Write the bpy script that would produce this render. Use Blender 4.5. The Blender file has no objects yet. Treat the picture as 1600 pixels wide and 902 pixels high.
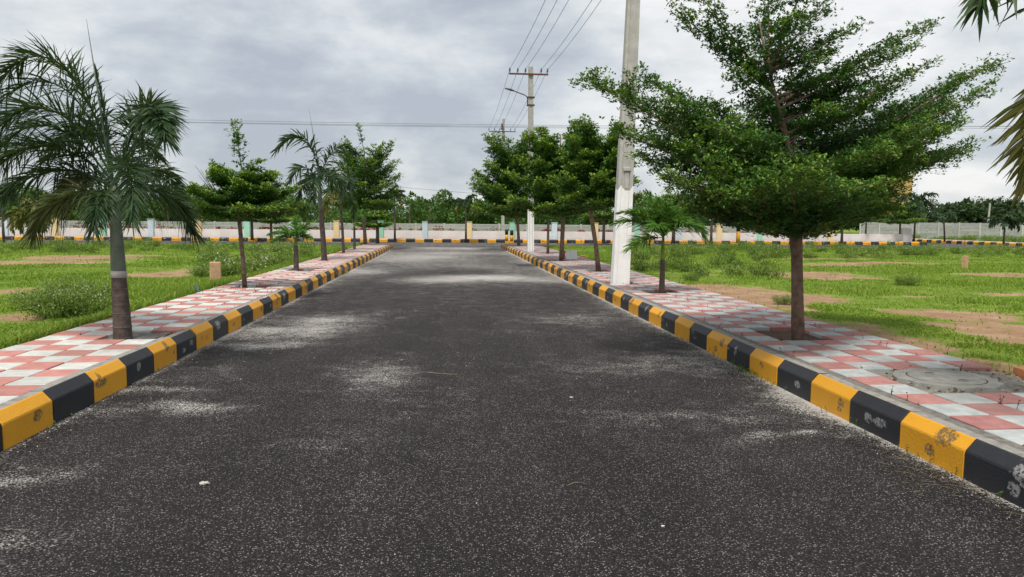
import bpy, math, random
import numpy as np
from mathutils import Vector, Matrix

SC = bpy.context.scene
COL = SC.collection
RNG = np.random.default_rng(7)
random.seed(7)

# ------------------------------------------------------------------ camera
F, CX, CY, HC = 1150.0, 800.0, 451.0, 1.5
ROLL = math.radians(0.5)
PITCH, YAW = math.radians(5.2217), math.radians(5.1423)
fw = np.array([math.sin(YAW) * math.cos(PITCH), math.cos(YAW) * math.cos(PITCH), -math.sin(PITCH)])
rt = np.array([math.cos(YAW), -math.sin(YAW), 0.0])
up = np.cross(rt, fw)
cR, sR = math.cos(ROLL), math.sin(ROLL)
Rc, Uc = cR * rt + sR * up, -sR * rt + cR * up
cam = bpy.data.cameras.new("camera")
cam.sensor_width = 36.0
cam.lens = 36.0 * F / 1600.0
cam.clip_start, cam.clip_end = 0.05, 3000.0
camo = bpy.data.objects.new("camera", cam)
COL.objects.link(camo)
camo.matrix_world = Matrix(((Rc[0], Uc[0], -fw[0], 0), (Rc[1], Uc[1], -fw[1], 0), (Rc[2], Uc[2], -fw[2], HC), (0, 0, 0, 1)))
SC.camera = camo

SC.view_settings.view_transform = 'Standard'
SC.view_settings.look = 'None'
SC.view_settings.exposure = 1.12
SC.view_settings.gamma = 1.0
SC.view_settings.use_curve_mapping = False

# ------------------------------------------------------------------ node helper
class NT:
    def __init__(self, tree):
        self.t = tree; self.n = tree.nodes; self.n.clear()
    def node(self, typ, **kw):
        nd = self.n.new(typ)
        for k, v in kw.items():
            setattr(nd, k, v)
        return nd
    def link(self, a, b):
        self.t.links.new(a, b)
    def put(self, sock, v):
        if isinstance(v, bpy.types.NodeSocket):
            self.link(v, sock)
        elif isinstance(v, (tuple, list)) and len(v) == 3 and sock.type == 'RGBA':
            sock.default_value = (*v, 1)
        else:
            sock.default_value = v
    def math(self, op, a, b=0.0, c=None, clamp=False):
        nd = self.node('ShaderNodeMath', operation=op, use_clamp=clamp)
        self.put(nd.inputs[0], a); self.put(nd.inputs[1], b)
        if c is not None: self.put(nd.inputs[2], c)
        return nd.outputs[0]
    def mix(self, fac, a, b, blend='MIX'):
        nd = self.node('ShaderNodeMix', data_type='RGBA', blend_type=blend, clamp_factor=True)
        self.put(nd.inputs[0], fac); self.put(nd.inputs[6], a); self.put(nd.inputs[7], b)
        return nd.outputs[2]
    def ramp(self, fac, stops):
        nd = self.node('ShaderNodeValToRGB')
        el = nd.color_ramp.elements
        while len(el) < len(stops): el.new(0.5)
        for e, (p, c) in zip(el, stops):
            e.position = p
            e.color = (*c, 1) if isinstance(c, tuple) else (c, c, c, 1)
        self.put(nd.inputs[0], fac)
        return nd.outputs[0]
    def step(self, v, lo, hi):
        nd = self.node('ShaderNodeMapRange', interpolation_type='SMOOTHSTEP')
        self.put(nd.inputs[0], v); nd.inputs[1].default_value = lo; nd.inputs[2].default_value = hi
        return nd.outputs[0]
    def noise(self, vec, scale, detail=3, rough=0.55, dist=0.0):
        nd = self.node('ShaderNodeTexNoise')
        self.put(nd.inputs['Vector'], vec); nd.inputs['Scale'].default_value = scale
        nd.inputs['Detail'].default_value = detail; nd.inputs['Roughness'].default_value = rough
        nd.inputs['Distortion'].default_value = dist
        return nd.outputs[0]
    def voro(self, vec, scale, out='Color', feature='F1', rand=1.0):
        nd = self.node('ShaderNodeTexVoronoi', feature=feature)
        self.put(nd.inputs['Vector'], vec); nd.inputs['Scale'].default_value = scale
        nd.inputs['Randomness'].default_value = rand
        return nd.outputs[out]
    def attr(self, name):
        return self.node('ShaderNodeAttribute', attribute_name=name).outputs['Fac']
    def pos(self):
        return self.node('ShaderNodeNewGeometry').outputs['Position']
    def objvec(self, spread=37.0):
        tc = self.node('ShaderNodeTexCoord').outputs['Object']
        rnd = self.node('ShaderNodeObjectInfo').outputs['Random']
        v = self.node('ShaderNodeVectorMath', operation='ADD')
        cb = self.node('ShaderNodeCombineXYZ')
        o = self.math('MULTIPLY', rnd, spread)
        for k in range(3): self.link(o, cb.inputs[k])
        self.link(tc, v.inputs[0]); self.link(cb.outputs[0], v.inputs[1])
        return v.outputs[0], rnd
    def bump(self, h, strength, dist=0.01):
        nd = self.node('ShaderNodeBump')
        self.put(nd.inputs['Height'], h); nd.inputs['Strength'].default_value = strength
        nd.inputs['Distance'].default_value = dist
        return nd.outputs[0]
    def pbsdf(self, col, rough=0.8, normal=None, spec=0.3, metal=0.0):
        b = self.node('ShaderNodeBsdfPrincipled')
        self.put(b.inputs['Base Color'], col); self.put(b.inputs['Roughness'], rough)
        b.inputs['Specular IOR Level'].default_value = spec
        b.inputs['Metallic'].default_value = metal
        if normal is not None: self.link(normal, b.inputs['Normal'])
        return b.outputs[0]
    def out(self, sh):
        o = self.node('ShaderNodeOutputMaterial'); self.link(sh, o.inputs[0])

def newmat(name):
    m = bpy.data.materials.new(name); m.use_nodes = True
    return m, NT(m.node_tree)

# ------------------------------------------------------------------ world: overcast sky
SUN_EL, SUN_AZ = 62.0, 200.0     # degrees; azimuth clockwise from +Y: high, a little behind the camera
w = bpy.data.worlds.new("World"); SC.world = w; w.use_nodes = True
t = NT(w.node_tree)
sky = t.node('ShaderNodeTexSky', sky_type='NISHITA', sun_disc=False)
sky.sun_elevation = math.radians(SUN_EL); sky.sun_rotation = math.radians(SUN_AZ)
sky.air_density, sky.dust_density = 1.0, 2.0
tc = t.node('ShaderNodeTexCoord').outputs['Generated']
sp = t.node('ShaderNodeSeparateXYZ'); t.link(tc, sp.inputs[0])
dz = t.math('MAXIMUM', sp.outputs[2], 0.0)
den = t.math('ADD', dz, 0.26)
cb = t.node('ShaderNodeCombineXYZ')
t.link(t.math('DIVIDE', sp.outputs[0], den), cb.inputs[0]); t.link(t.math('DIVIDE', sp.outputs[1], den), cb.inputs[1])
cb.inputs[2].default_value = 4.2
big = t.noise(cb.outputs[0], 0.9, 4, 0.5, 0.3)
mp = t.node('ShaderNodeMapping'); t.link(tc, mp.inputs['Vector']); mp.inputs['Scale'].default_value = (1.0, 1.0, 2.3); mp.inputs['Location'].default_value = (3.1, 0.4, 1.7)
mid = t.noise(mp.outputs[0], 4.2, 10, 0.60, 0.1)
v = t.math('ADD', t.math('MULTIPLY', big, 0.46), t.math('MULTIPLY', mid, 0.54))
cloud = t.ramp(v, [(0.40, (3.4, 3.7, 4.15)), (0.465, (4.3, 4.6, 4.95)), (0.525, (5.5, 5.7, 5.8)), (0.60, (6.9, 6.9, 6.85))])
# ramp colours above 1 clamp, so scale after the ramp
cloud_n = t.n[-1]
for e in cloud_n.color_ramp.elements:
    e.color = tuple(c / 10.0 for c in e.color[:3]) + (1,)
cl = t.node('ShaderNodeVectorMath', operation='SCALE'); t.link(cloud, cl.inputs[0]); cl.inputs['Scale'].default_value = 6.2
skyc = t.mix(0.93, sky.outputs[0], cl.outputs[0])
bg = t.node('ShaderNodeBackground'); t.link(skyc, bg.inputs[0]); bg.inputs[1].default_value = 0.1
wo = t.node('ShaderNodeOutputWorld'); t.link(bg.outputs[0], wo.inputs[0])

sun = bpy.data.lights.new("sun", 'SUN'); sun.energy = 1.5; sun.angle = math.radians(11); sun.color = (1.0, 0.95, 0.87)
suno = bpy.data.objects.new("sun", sun); COL.objects.link(suno)
az, el = math.radians(SUN_AZ), math.radians(SUN_EL)
sd = Vector((math.sin(az) * math.cos(el), math.cos(az) * math.cos(el), math.sin(el)))
suno.rotation_euler = sd.to_track_quat('Z', 'Y').to_euler()
suno.location = (0, 0, 60)

# ------------------------------------------------------------------ photo measurements -> points in the place
def ray(x, y):
    u, v = x - CX, CY - y
    return fw * F + Rc * u + Uc * v
def gp(x, y, z=0.0):                       # point of the level z seen at that picture position
    d = ray(x, y); k = (z - HC) / d[2]
    return np.array([d[0] * k, d[1] * k, z])
def at(x, y, Y):                           # point at that distance down the road
    d = ray(x, y); k = Y / d[1]
    return np.array([d[0] * k, Y, HC + d[2] * k])

# ------------------------------------------------------------------ mesh helpers
def np_mesh(name, V, faces, mats=(), tint=None, smooth=False, midx=None, extra=None):
    """faces: list of (n,k) int arrays"""
    me = bpy.data.meshes.new(name)
    V = np.ascontiguousarray(V, np.float32)
    me.vertices.add(len(V)); me.vertices.foreach_set('co', V.ravel())
    loops = np.concatenate([f.ravel() for f in faces]).astype(np.int32)
    tot = np.concatenate([np.full(len(f), f.shape[1], np.int32) for f in faces])
    start = np.concatenate([[0], np.cumsum(tot)[:-1]]).astype(np.int32)
    me.loops.add(len(loops)); me.loops.foreach_set('vertex_index', loops)
    me.polygons.add(len(tot)); me.polygons.foreach_set('loop_start', start)
    try: me.polygons.foreach_set('loop_total', tot)
    except Exception: pass
    for m in mats: me.materials.append(m)
    if midx is not None: me.polygons.foreach_set('material_index', np.asarray(midx, np.int32))
    me.polygons.foreach_set('use_smooth', np.full(len(tot), smooth, bool))
    if tint is not None:
        a = me.attributes.new('tint', 'FLOAT', 'POINT'); a.data.foreach_set('value', np.asarray(tint, np.float32))
    for k, arr in (extra or {}).items():
        a = me.attributes.new(k, 'FLOAT', 'POINT'); a.data.foreach_set('value', np.asarray(arr, np.float32))
    me.update(calc_edges=True)
    return me

class MB:
    """collects shapes into one mesh"""
    def __init__(self):
        self.v, self.f, self.m = [], [], []
    def add(self, vs, fs, m=0):
        o = len(self.v)
        self.v += [tuple(map(float, p)) for p in vs]
        self.f += [tuple(i + o for i in f) for f in fs]
        self.m += [m] * len(fs)
    def box(self, c, s, m=0, rot=0.0, bev=0.0):
        x, y, z = s[0] / 2, s[1] / 2, s[2] / 2
        if bev:
            b = bev
            ring = [(-x + b, -y), (x - b, -y), (x, -y + b), (x, y - b), (x - b, y), (-x + b, y), (-x, y - b), (-x, -y + b)]
            ins = [(-x + b, -y + b), (x - b, -y + b), (x - b, -y + b), (x - b, y - b), (x - b, y - b), (-x + b, y - b), (-x + b, y - b), (-x + b, -y + b)]
            ti = [(-x + b, -y + b), (x - b, -y + b), (x - b, y - b), (-x + b, y - b)]
            vs = [(p[0], p[1], -z) for p in ring] + [(p[0], p[1], z - b) for p in ring] + [(p[0], p[1], z) for p in ti]
            fs = [tuple(range(7, -1, -1))] + [(i, (i + 1) % 8, 8 + (i + 1) % 8, 8 + i) for i in range(8)]
            fs += [(8, 9, 17, 16), (9, 10, 17), (10, 11, 18, 17), (11, 12, 18), (12, 13, 19, 18), (13, 14, 19), (14, 15, 16, 19), (15, 8, 16), (16, 17, 18, 19)]
        else:
            vs = [(sx * x, sy * y, sz * z) for sz in (-1, 1) for sx, sy in ((-1, -1), (1, -1), (1, 1), (-1, 1))]
            fs = [(3, 2, 1, 0), (4, 5, 6, 7), (0, 1, 5, 4), (1, 2, 6, 5), (2, 3, 7, 6), (3, 0, 4, 7)]
        cr, sr = math.cos(rot), math.sin(rot)
        self.add([(c[0] + cr * p[0] - sr * p[1], c[1] + sr * p[0] + cr * p[1], c[2] + p[2]) for p in vs], fs, m)
    def tube(self, pts, rad, n=8, m=0, cap=True):
        pts = [np.array(p, float) for p in pts]
        if not hasattr(rad, '__len__'): rad = [rad] * len(pts)
        prev = None; rings = []
        for i, p in enumerate(pts):
            d = pts[min(i + 1, len(pts) - 1)] - pts[max(i - 1, 0)]
            d = d / (np.linalg.norm(d) + 1e-9)
            if prev is None:
                a = np.array([1.0, 0, 0]) if abs(d[0]) < 0.8 else np.array([0, 1.0, 0])
            else: a = prev
            a = a - d * (a @ d); a /= np.linalg.norm(a) + 1e-9; prev = a
            b = np.cross(d, a)
            rings.append([p + rad[i] * (math.cos(k * 2 * math.pi / n) * a + math.sin(k * 2 * math.pi / n) * b) for k in range(n)])
        vs = [q for r in rings for q in r]
        fs = []
        for i in range(len(pts) - 1):
            for k in range(n):
                k2 = (k + 1) % n
                fs.append((i * n + k, i * n + k2, (i + 1) * n + k2, (i + 1) * n + k))
        if cap:
            fs.append(tuple(range(n - 1, -1, -1))); fs.append(tuple((len(pts) - 1) * n + k for k in range(n)))
        self.add(vs, fs, m)
    def mesh(self, name, mats, smooth=False):
        me = bpy.data.meshes.new(name)
        me.from_pydata(self.v, [], self.f)
        for m in mats: me.materials.append(m)
        me.polygons.foreach_set('material_index', self.m)
        me.polygons.foreach_set('use_smooth', [smooth] * len(self.f))
        me.update()
        return me

def link(name, me, parent=None, loc=(0, 0, 0), rot=(0, 0, 0), **props):
    o = bpy.data.objects.new(name, me); COL.objects.link(o)
    if parent is not None: o.parent = parent
    o.location = loc; o.rotation_euler = rot
    for k, v_ in props.items(): o[k] = v_
    return o
def thing(name, label, cat, loc, group=None, rotz=0.0):
    o = link(name, None, None, loc, (0, 0, rotz), label=label, category=cat)
    o.empty_display_size = 0.1
    if group: o['group'] = group
    return o
def struct(name, me, label=None, **kw):
    o = link(name, me, **kw); o['kind'] = 'structure'
    if label: o['label'] = label
    return o

# value noise for ground masks
def _h(ix, iy, seed):
    n = (ix.astype(np.int64) * 374761393 + iy.astype(np.int64) * 668265263 + seed * 1442695041) & 0x7fffffff
    n = ((n ^ (n >> 13)) * 1274126177) & 0x7fffffff
    n = (n ^ (n >> 16)) & 0xffff
    return n / 65535.0
def vnoise(x, y, seed=0):
    x = np.asarray(x, float); y = np.asarray(y, float)
    ix, iy = np.floor(x), np.floor(y); fx, fy = x - ix, y - iy
    fx, fy = fx * fx * (3 - 2 * fx), fy * fy * (3 - 2 * fy)
    a = _h(ix, iy, seed) * (1 - fx) + _h(ix + 1, iy, seed) * fx
    b = _h(ix, iy + 1, seed) * (1 - fx) + _h(ix + 1, iy + 1, seed) * fx
    return a * (1 - fy) + b * fy
def fbm(x, y, seed=0, oct=4):
    s, a, tot = 0.0, 0.5, 0.0
    for k in range(oct):
        s = s + a * vnoise(x * 2 ** k, y * 2 ** k, seed + k * 17); tot += a; a *= 0.5
    return s / tot

# ------------------------------------------------------------------ materials
def simple(name, c1, c2, scale=8, rough=0.8, bump=0.0, bscale=60, world=False, spec=0.3, detail=4, c3=None):
    m, n = newmat(name)
    vec, rnd = n.objvec() if not world else (n.pos(), None)
    a = n.noise(vec, scale, detail)
    stops = [(0.3, c1), (0.7, c2)] if c3 is None else [(0.3, c1), (0.55, c2), (0.75, c3)]
    col = n.ramp(a, stops)
    if rnd is not None:
        k = n.math('MULTIPLY_ADD', rnd, 0.22, 0.89)
        mm = n.node('ShaderNodeVectorMath', operation='SCALE'); n.link(col, mm.inputs[0]); n.link(k, mm.inputs['Scale'])
        col = mm.outputs[0]
    nor = n.bump(n.noise(vec, bscale, 4), bump, 0.01) if bump else None
    n.out(n.pbsdf(col, rough, nor, spec))
    return m

def leafmat(name, dark, light, tip, trans=0.25, rough=0.5):
    m, n = newmat(name)
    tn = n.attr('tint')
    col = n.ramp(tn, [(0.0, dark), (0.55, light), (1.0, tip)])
    p = n.pbsdf(col, rough, None, 0.25)
    tr = n.node('ShaderNodeBsdfTranslucent'); n.link(n.mix(0.5, col, (0.25, 0.35, 0.03), 'MIX'), tr.inputs[0])
    mx = n.node('ShaderNodeMixShader'); mx.inputs[0].default_value = trans
    n.link(p, mx.inputs[1]); n.link(tr.outputs[0], mx.inputs[2])
    n.out(mx.outputs[0])
    return m

def kerbmat(name, base, base2, chip, marks):
    m, n = newmat(name)
    vec, rnd = n.objvec(53.0)
    col = n.mix(n.noise(vec, 6, 4), base, base2)
    k = n.math('MULTIPLY_ADD', rnd, 0.2, 0.9)
    mm = n.node('ShaderNodeVectorMath', operation='SCALE'); n.link(col, mm.inputs[0]); n.link(k, mm.inputs['Scale'])
    col = mm.outputs[0]
    tc0 = n.node('ShaderNodeTexCoord').outputs['Object']
    xyz = n.node('ShaderNodeSeparateXYZ'); n.link(tc0, xyz.inputs[0])
    r2 = n.math('FRACT', n.math('MULTIPLY', rnd, 17.31)); r3 = n.math('FRACT', n.math('MULTIPLY', rnd, 91.7))
    def scuff(yo, zo, ry, rz):
        dy = n.math('DIVIDE', n.math('SUBTRACT', xyz.outputs[1], yo), ry)
        dz_ = n.math('DIVIDE', n.math('SUBTRACT', xyz.outputs[2], zo), rz)
        d2 = n.math('ADD', n.math('MULTIPLY', dy, dy), n.math('MULTIPLY', dz_, dz_))
        d2 = n.math('ADD', d2, n.math('MULTIPLY', n.math('SUBTRACT', n.noise(vec, 11, 5, 0.66, 0.6), 0.5), 4.2))
        return n.math('SUBTRACT', 1.0, n.step(d2, 0.45, 0.95))
    y1 = n.math('MULTIPLY_ADD', r2, 0.40, -0.20); r4_ = n.math('FRACT', n.math('MULTIPLY', rnd, 57.77))
    s1 = scuff(y1, n.math('MULTIPLY_ADD', r4_, 0.14, 0.05), n.math('MULTIPLY_ADD', r3, 0.09, 0.03), n.math('MULTIPLY_ADD', r4_, 0.045, 0.02))
    r4 = n.math('FRACT', n.math('MULTIPLY', rnd, 333.3))
    s2 = scuff(n.math('ADD', y1, n.math('MULTIPLY_ADD', r4, 0.5, -0.25)), n.math('MULTIPLY_ADD', r2, 0.12, 0.06), n.math('MULTIPLY_ADD', r4, 0.05, 0.012), n.math('MULTIPLY_ADD', r3, 0.04, 0.015))
    area = n.math('MAXIMUM', s1, s2)
    fine = n.step(n.noise(vec, 45, 5, 0.72), 0.40, 0.52)
    chipf = n.math('MULTIPLY', n.math('MULTIPLY', area, fine), n.step(r4_, 0.15, 0.35))
    fine2 = n.step(n.noise(vec, 70, 3, 0.6), 0.70, 0.75)
    chipf = n.math('MAXIMUM', chipf, n.math('MULTIPLY', fine2, 0.5))
    col = n.mix(n.math('MULTIPLY', chipf, marks), col, chip)
    dirt = n.step(n.noise(vec, 11, 5, 0.65), 0.55, 0.85)
    col = n.mix(n.math('MULTIPLY', dirt, 0.22), col, (0.16, 0.13, 0.09))
    h = n.math('SUBTRACT', n.noise(vec, 70, 4), n.math('MULTIPLY', chipf, 0.7))
    n.out(n.pbsdf(col, 0.55, n.bump(h, 0.5, 0.006), 0.35))
    return m

def tilemat(name, c1, c2, speck):
    m, n = newmat(name)
    vec, rnd = n.objvec(41.0)
    col = n.mix(n.step(n.noise(vec, 9, 5, 0.6), 0.3, 0.75), c1, c2)
    k = n.math('MULTIPLY_ADD', rnd, 0.28, 0.84)
    mm = n.node('ShaderNodeVectorMath', operation='SCALE'); n.link(col, mm.inputs[0]); n.link(k, mm.inputs['Scale'])
    col = mm.outputs[0]
    p = n.pos()
    stain = n.step(n.noise(p, 0.9, 5, 0.62), 0.52, 0.72)
    col = n.mix(n.math('MULTIPLY', stain, 0.42), col, (0.20, 0.18, 0.15))
    sp_ = n.step(n.noise(p, 42, 3, 0.6), 0.67, 0.73)
    col = n.mix(n.math('MULTIPLY', sp_, 0.65), col, speck)
    n.out(n.pbsdf(col, 0.8, n.bump(n.noise(p, 160, 3), 0.25, 0.004), 0.25))
    return m

M = {}
M['kerb_yellow'] = kerbmat('kerb_yellow_paint', (0.66, 0.30, 0.012), (0.72, 0.35, 0.022), (0.10, 0.085, 0.06), 0.85)
M['kerb_black'] = kerbmat('kerb_black_paint', (0.018, 0.019, 0.022), (0.03, 0.031, 0.036), (0.38, 0.38, 0.37), 0.75)
M['concrete'] = simple('concrete', (0.20, 0.19, 0.17), (0.33, 0.31, 0.28), 14, 0.9, 0.5, 90, world=True, c3=(0.27, 0.25, 0.22))
M['bedding'] = simple('mortar_bedding', (0.13, 0.12, 0.105), (0.25, 0.23, 0.20), 20, 0.95, 0.7, 120, world=True)
M['tile_pink'] = tilemat('pink_tile', (0.46, 0.195, 0.165), (0.56, 0.26, 0.22), (0.10, 0.06, 0.045))
M['tile_white'] = tilemat('white_tile', (0.50, 0.51, 0.475), (0.66, 0.655, 0.615), (0.13, 0.12, 0.09))
M['tile_pink_worn'] = tilemat('worn_pink_tile', (0.36, 0.16, 0.145), (0.48, 0.225, 0.20), (0.08, 0.06, 0.045))
M['tile_white_worn'] = tilemat('worn_white_tile', (0.36, 0.385, 0.375), (0.52, 0.535, 0.515), (0.10, 0.095, 0.08))
M['soil'] = simple('soil', (0.05, 0.026, 0.016), (0.13, 0.072, 0.042), 18, 0.95, 0.9, 70, world=True, c3=(0.09, 0.055, 0.035))
M['bark'] = simple('brown_bark', (0.11, 0.08, 0.062), (0.25, 0.18, 0.135), 16, 0.9, 0.8, 55)
M['bark_red'] = simple('reddish_bark', (0.13, 0.082, 0.06), (0.30, 0.205, 0.15), 14, 0.9, 0.8, 50)
M['palm_bark'] = simple('palm_bark', (0.07, 0.052, 0.047), (0.16, 0.125, 0.11), 14, 0.9, 0.8, 60)
M['shaft_grey'] = simple('grey_crownshaft', (0.10, 0.125, 0.10), (0.18, 0.21, 0.17), 9, 0.6, 0.2, 30)
M['shaft_green'] = simple('green_crownshaft', (0.13, 0.22, 0.02), (0.24, 0.32, 0.04), 9, 0.5, 0.2, 30)
M['pole_grey'] = simple('pole_concrete', (0.36, 0.345, 0.32), (0.47, 0.455, 0.425), 7, 0.9, 0.4, 60)
M['whitewash'] = simple('whitewash', (0.78, 0.77, 0.75), (0.87, 0.865, 0.85), 6, 0.85, 0.4, 40)
M['rust'] = simple('rusty_steel', (0.07, 0.025, 0.02), (0.15, 0.06, 0.045), 20, 0.8, 0.2, 60)
M['dark_metal'] = simple('dark_metal', (0.05, 0.05, 0.055), (0.1, 0.1, 0.105), 20, 0.5)
M['wire'] = simple('wire', (0.10, 0.105, 0.115), (0.16, 0.165, 0.175), 3, 0.6)
M['porcelain'] = simple('brown_insulator', (0.05, 0.045, 0.045), (0.1, 0.09, 0.09), 10, 0.35)
M['park_white'] = simple('park_wall_paint', (0.62, 0.58, 0.55), (0.74, 0.71, 0.68), 1.3, 0.9, 0.2, 30, world=True)
M['pil_blue'] = simple('pale_blue_paint', (0.45, 0.57, 0.62), (0.56, 0.66, 0.70), 4, 0.8)
M['pil_cream'] = simple('cream_paint', (0.66, 0.52, 0.27), (0.74, 0.60, 0.34), 4, 0.8)
M['pil_green'] = simple('mint_green_paint', (0.26, 0.56, 0.40), (0.36, 0.64, 0.47), 4, 0.8)
M['rail'] = simple('rail_steel', (0.28, 0.28, 0.28), (0.42, 0.42, 0.42), 5, 0.5)
M['precast'] = simple('precast_concrete', (0.29, 0.29, 0.285), (0.40, 0.40, 0.39), 3, 0.9, 0.4, 40)
M['precast_post'] = simple('precast_post', (0.42, 0.42, 0.41), (0.52, 0.52, 0.50), 3, 0.9, 0.3, 40)
M['stone'] = simple('boundary_stone', (0.48, 0.27, 0.15), (0.60, 0.40, 0.25), 12, 0.9, 0.6, 50)
M['brick'] = simple('orange_brick', (0.38, 0.15, 0.06), (0.50, 0.22, 0.10), 12, 0.9, 0.6, 50)
M['ochre'] = simple('ochre_paint', (0.52, 0.34, 0.12), (0.62, 0.43, 0.18), 2, 0.85)
M['brown_paint'] = simple('brown_paint', (0.23, 0.10, 0.045), (0.30, 0.14, 0.07), 3, 0.8)
M['glass_dark'] = simple('dark_window', (0.03, 0.035, 0.04), (0.06, 0.065, 0.07), 2, 0.2)
M['pipe_blue'] = simple('blue_pipe', (0.05, 0.14, 0.24), (0.09, 0.20, 0.32), 6, 0.4)
M['red_paint'] = simple('red_stripe', (0.35, 0.06, 0.05), (0.42, 0.1, 0.08), 6, 0.8)
M['mortar_lump'] = simple('mortar_lump', (0.45, 0.43, 0.39), (0.6, 0.58, 0.53), 30, 0.95, 0.6, 80)

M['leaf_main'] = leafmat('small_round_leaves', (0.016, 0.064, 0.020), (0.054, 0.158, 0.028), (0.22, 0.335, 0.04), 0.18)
M['leaf_palm'] = leafmat('palm_leaflets', (0.017, 0.043, 0.020), (0.042, 0.085, 0.034), (0.14, 0.18, 0.07), 0.15, 0.55)
M['leaf_palm_olive'] = leafmat('olive_palm_leaflets', (0.03, 0.05, 0.014), (0.07, 0.085, 0.028), (0.16, 0.14, 0.07), 0.15, 0.55)
M['leaf_palm_young'] = leafmat('young_palm_leaflets', (0.035, 0.12, 0.016), (0.10, 0.23, 0.03), (0.28, 0.36, 0.09), 0.25, 0.4)
M['leaf_palm_old'] = leafmat('drying_palm_leaflets', (0.07, 0.095, 0.018), (0.17, 0.16, 0.035), (0.30, 0.23, 0.10), 0.2, 0.5)
M['leaf_wood'] = leafmat('wood_foliage', (0.028, 0.08, 0.018), (0.07, 0.155, 0.03), (0.16, 0.24, 0.05), 0.15)
M['leaf_far'] = leafmat('distant_foliage', (0.03, 0.06, 0.028), (0.05, 0.09, 0.04), (0.09, 0.14, 0.055), 0.1)
M['leaf_weed'] = leafmat('weed_leaves', (0.08, 0.15, 0.022), (0.16, 0.24, 0.04), (0.30, 0.36, 0.10), 0.25)
M['flower_white'] = leafmat('white_flowers', (0.33, 0.38, 0.22), (0.46, 0.49, 0.33), (0.6, 0.6, 0.46), 0.2)
M['flower_red'] = leafmat('red_bracts', (0.18, 0.010, 0.022), (0.30, 0.02, 0.035), (0.42, 0.05, 0.07), 0.2)
M['grass'] = leafmat('grass_blades', (0.105, 0.215, 0.020), (0.215, 0.33, 0.036), (0.38, 0.43, 0.10), 0.3, 0.6)
M['straw'] = simple('dry_straw', (0.22, 0.18, 0.10), (0.34, 0.28, 0.16), 20, 0.9)
M['twig'] = simple('grey_twig', (0.10, 0.08, 0.06), (0.2, 0.17, 0.13), 12, 0.9)

# asphalt with pale aggregate, drifts of cement dust from the 'dust' attribute
m, n = newmat('asphalt'); M['asphalt'] = m
p = n.pos()
cell = n.node('ShaderNodeSeparateColor'); n.link(n.voro(p, 118), cell.inputs[0])
cdist = n.voro(p, 118, 'Distance')
dust = n.attr('dust')
stone = n.ramp(cell.outputs[0], [(0.0, (0.0125, 0.0092, 0.0095)), (0.42, (0.028, 0.0215, 0.0215)), (0.70, (0.065, 0.053, 0.052)), (0.86, (0.13, 0.115, 0.112)), (0.96, (0.30, 0.28, 0.265))])
gap = n.step(cdist, 0.30, 0.60)
col = n.mix(gap, stone, (0.007, 0.006, 0.0062))
col = n.mix(n.math('MULTIPLY', n.step(n.noise(p, 0.7, 4), 0.4, 0.8), 0.15), col, (0.05, 0.042, 0.040))
lmap = n.node('ShaderNodeMapping'); n.link(p, lmap.inputs['Vector']); lmap.inputs['Scale'].default_value = (1.3, .10, 1.0)
lane = n.step(n.noise(lmap.outputs[0], 1.6, 5, 0.6), 0.40, 0.68)
blot = n.step(n.noise(p, 1.7, 7, 0.65), 0.42, 0.70)
kk = n.math('MULTIPLY_ADD', lane, 0.35, n.math('MULTIPLY_ADD', blot, 0.30, 0.72))
sc_ = n.node('ShaderNodeVectorMath', operation='SCALE'); n.link(col, sc_.inputs[0]); n.link(kk, sc_.inputs['Scale']); col = sc_.outputs[0]
rmap = n.node('ShaderNodeMapping'); n.link(p, rmap.inputs['Vector']); rmap.inputs['Scale'].default_value = (1.0, 1.35, 1.0); rmap.inputs['Rotation'].default_value = (0, 0, 0.35)
rag = n.noise(rmap.outputs[0], 3.0, 10, 0.76, 0.25)
dn = n.math('ADD', dust, n.math('MULTIPLY', n.math('SUBTRACT', rag, 0.5), 1.7))
dgrain = n.math('MULTIPLY_ADD', n.math('SUBTRACT', cell.outputs[1], 0.5), 0.95, dn)
dmask = n.step(dgrain, 0.30, 0.98)
dcol = n.mix(n.noise(p, 2.0, 4), (0.36, 0.34, 0.315), (0.50, 0.475, 0.44))
col = n.mix(dmask, col, dcol)
hh = n.math('MULTIPLY', n.math('SUBTRACT', 1.0, cdist), n.math('SUBTRACT', 1.0, n.math('MULTIPLY', dmask, 0.7)))
n.out(n.pbsdf(col, 0.85, n.bump(hh, 0.7, 0.008), 0.3))

# field: grass mat over red-brown earth, from the 'dirt' attribute
m, n = newmat('field_ground'); M['field'] = m
p = n.pos(); d = n.attr('dirt')
dd = n.math('ADD', d, n.math('MULTIPLY', n.math('SUBTRACT', n.noise(p, 2.4, 9, 0.72), 0.5), 1.7))
mask = n.step(dd, 0.40, 0.72)
g = n.ramp(n.noise(p, 1.1, 6, 0.62), [(0.3, (0.12, 0.205, 0.022)), (0.55, (0.20, 0.285, 0.036)), (0.75, (0.29, 0.33, 0.07))])
g = n.mix(n.step(n.noise(p, 26, 3, 0.6), 0.45, 0.75), g, (0.045, 0.085, 0.012))
e = n.ramp(n.noise(p, 2.4, 7, 0.65), [(0.3, (0.25, 0.145, 0.08)), (0.55, (0.37, 0.235, 0.14)), (0.75, (0.46, 0.33, 0.22))])
e = n.mix(n.math('MULTIPLY', n.step(n.noise(p, 30, 4, 0.6), 0.58, 0.66), 0.7), e, (0.14, 0.10, 0.05))
n.out(n.pbsdf(n.mix(mask, g, e), 0.95, n.bump(n.noise(p, 18, 6, 0.7), 0.8, 0.03), 0.15))

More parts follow.
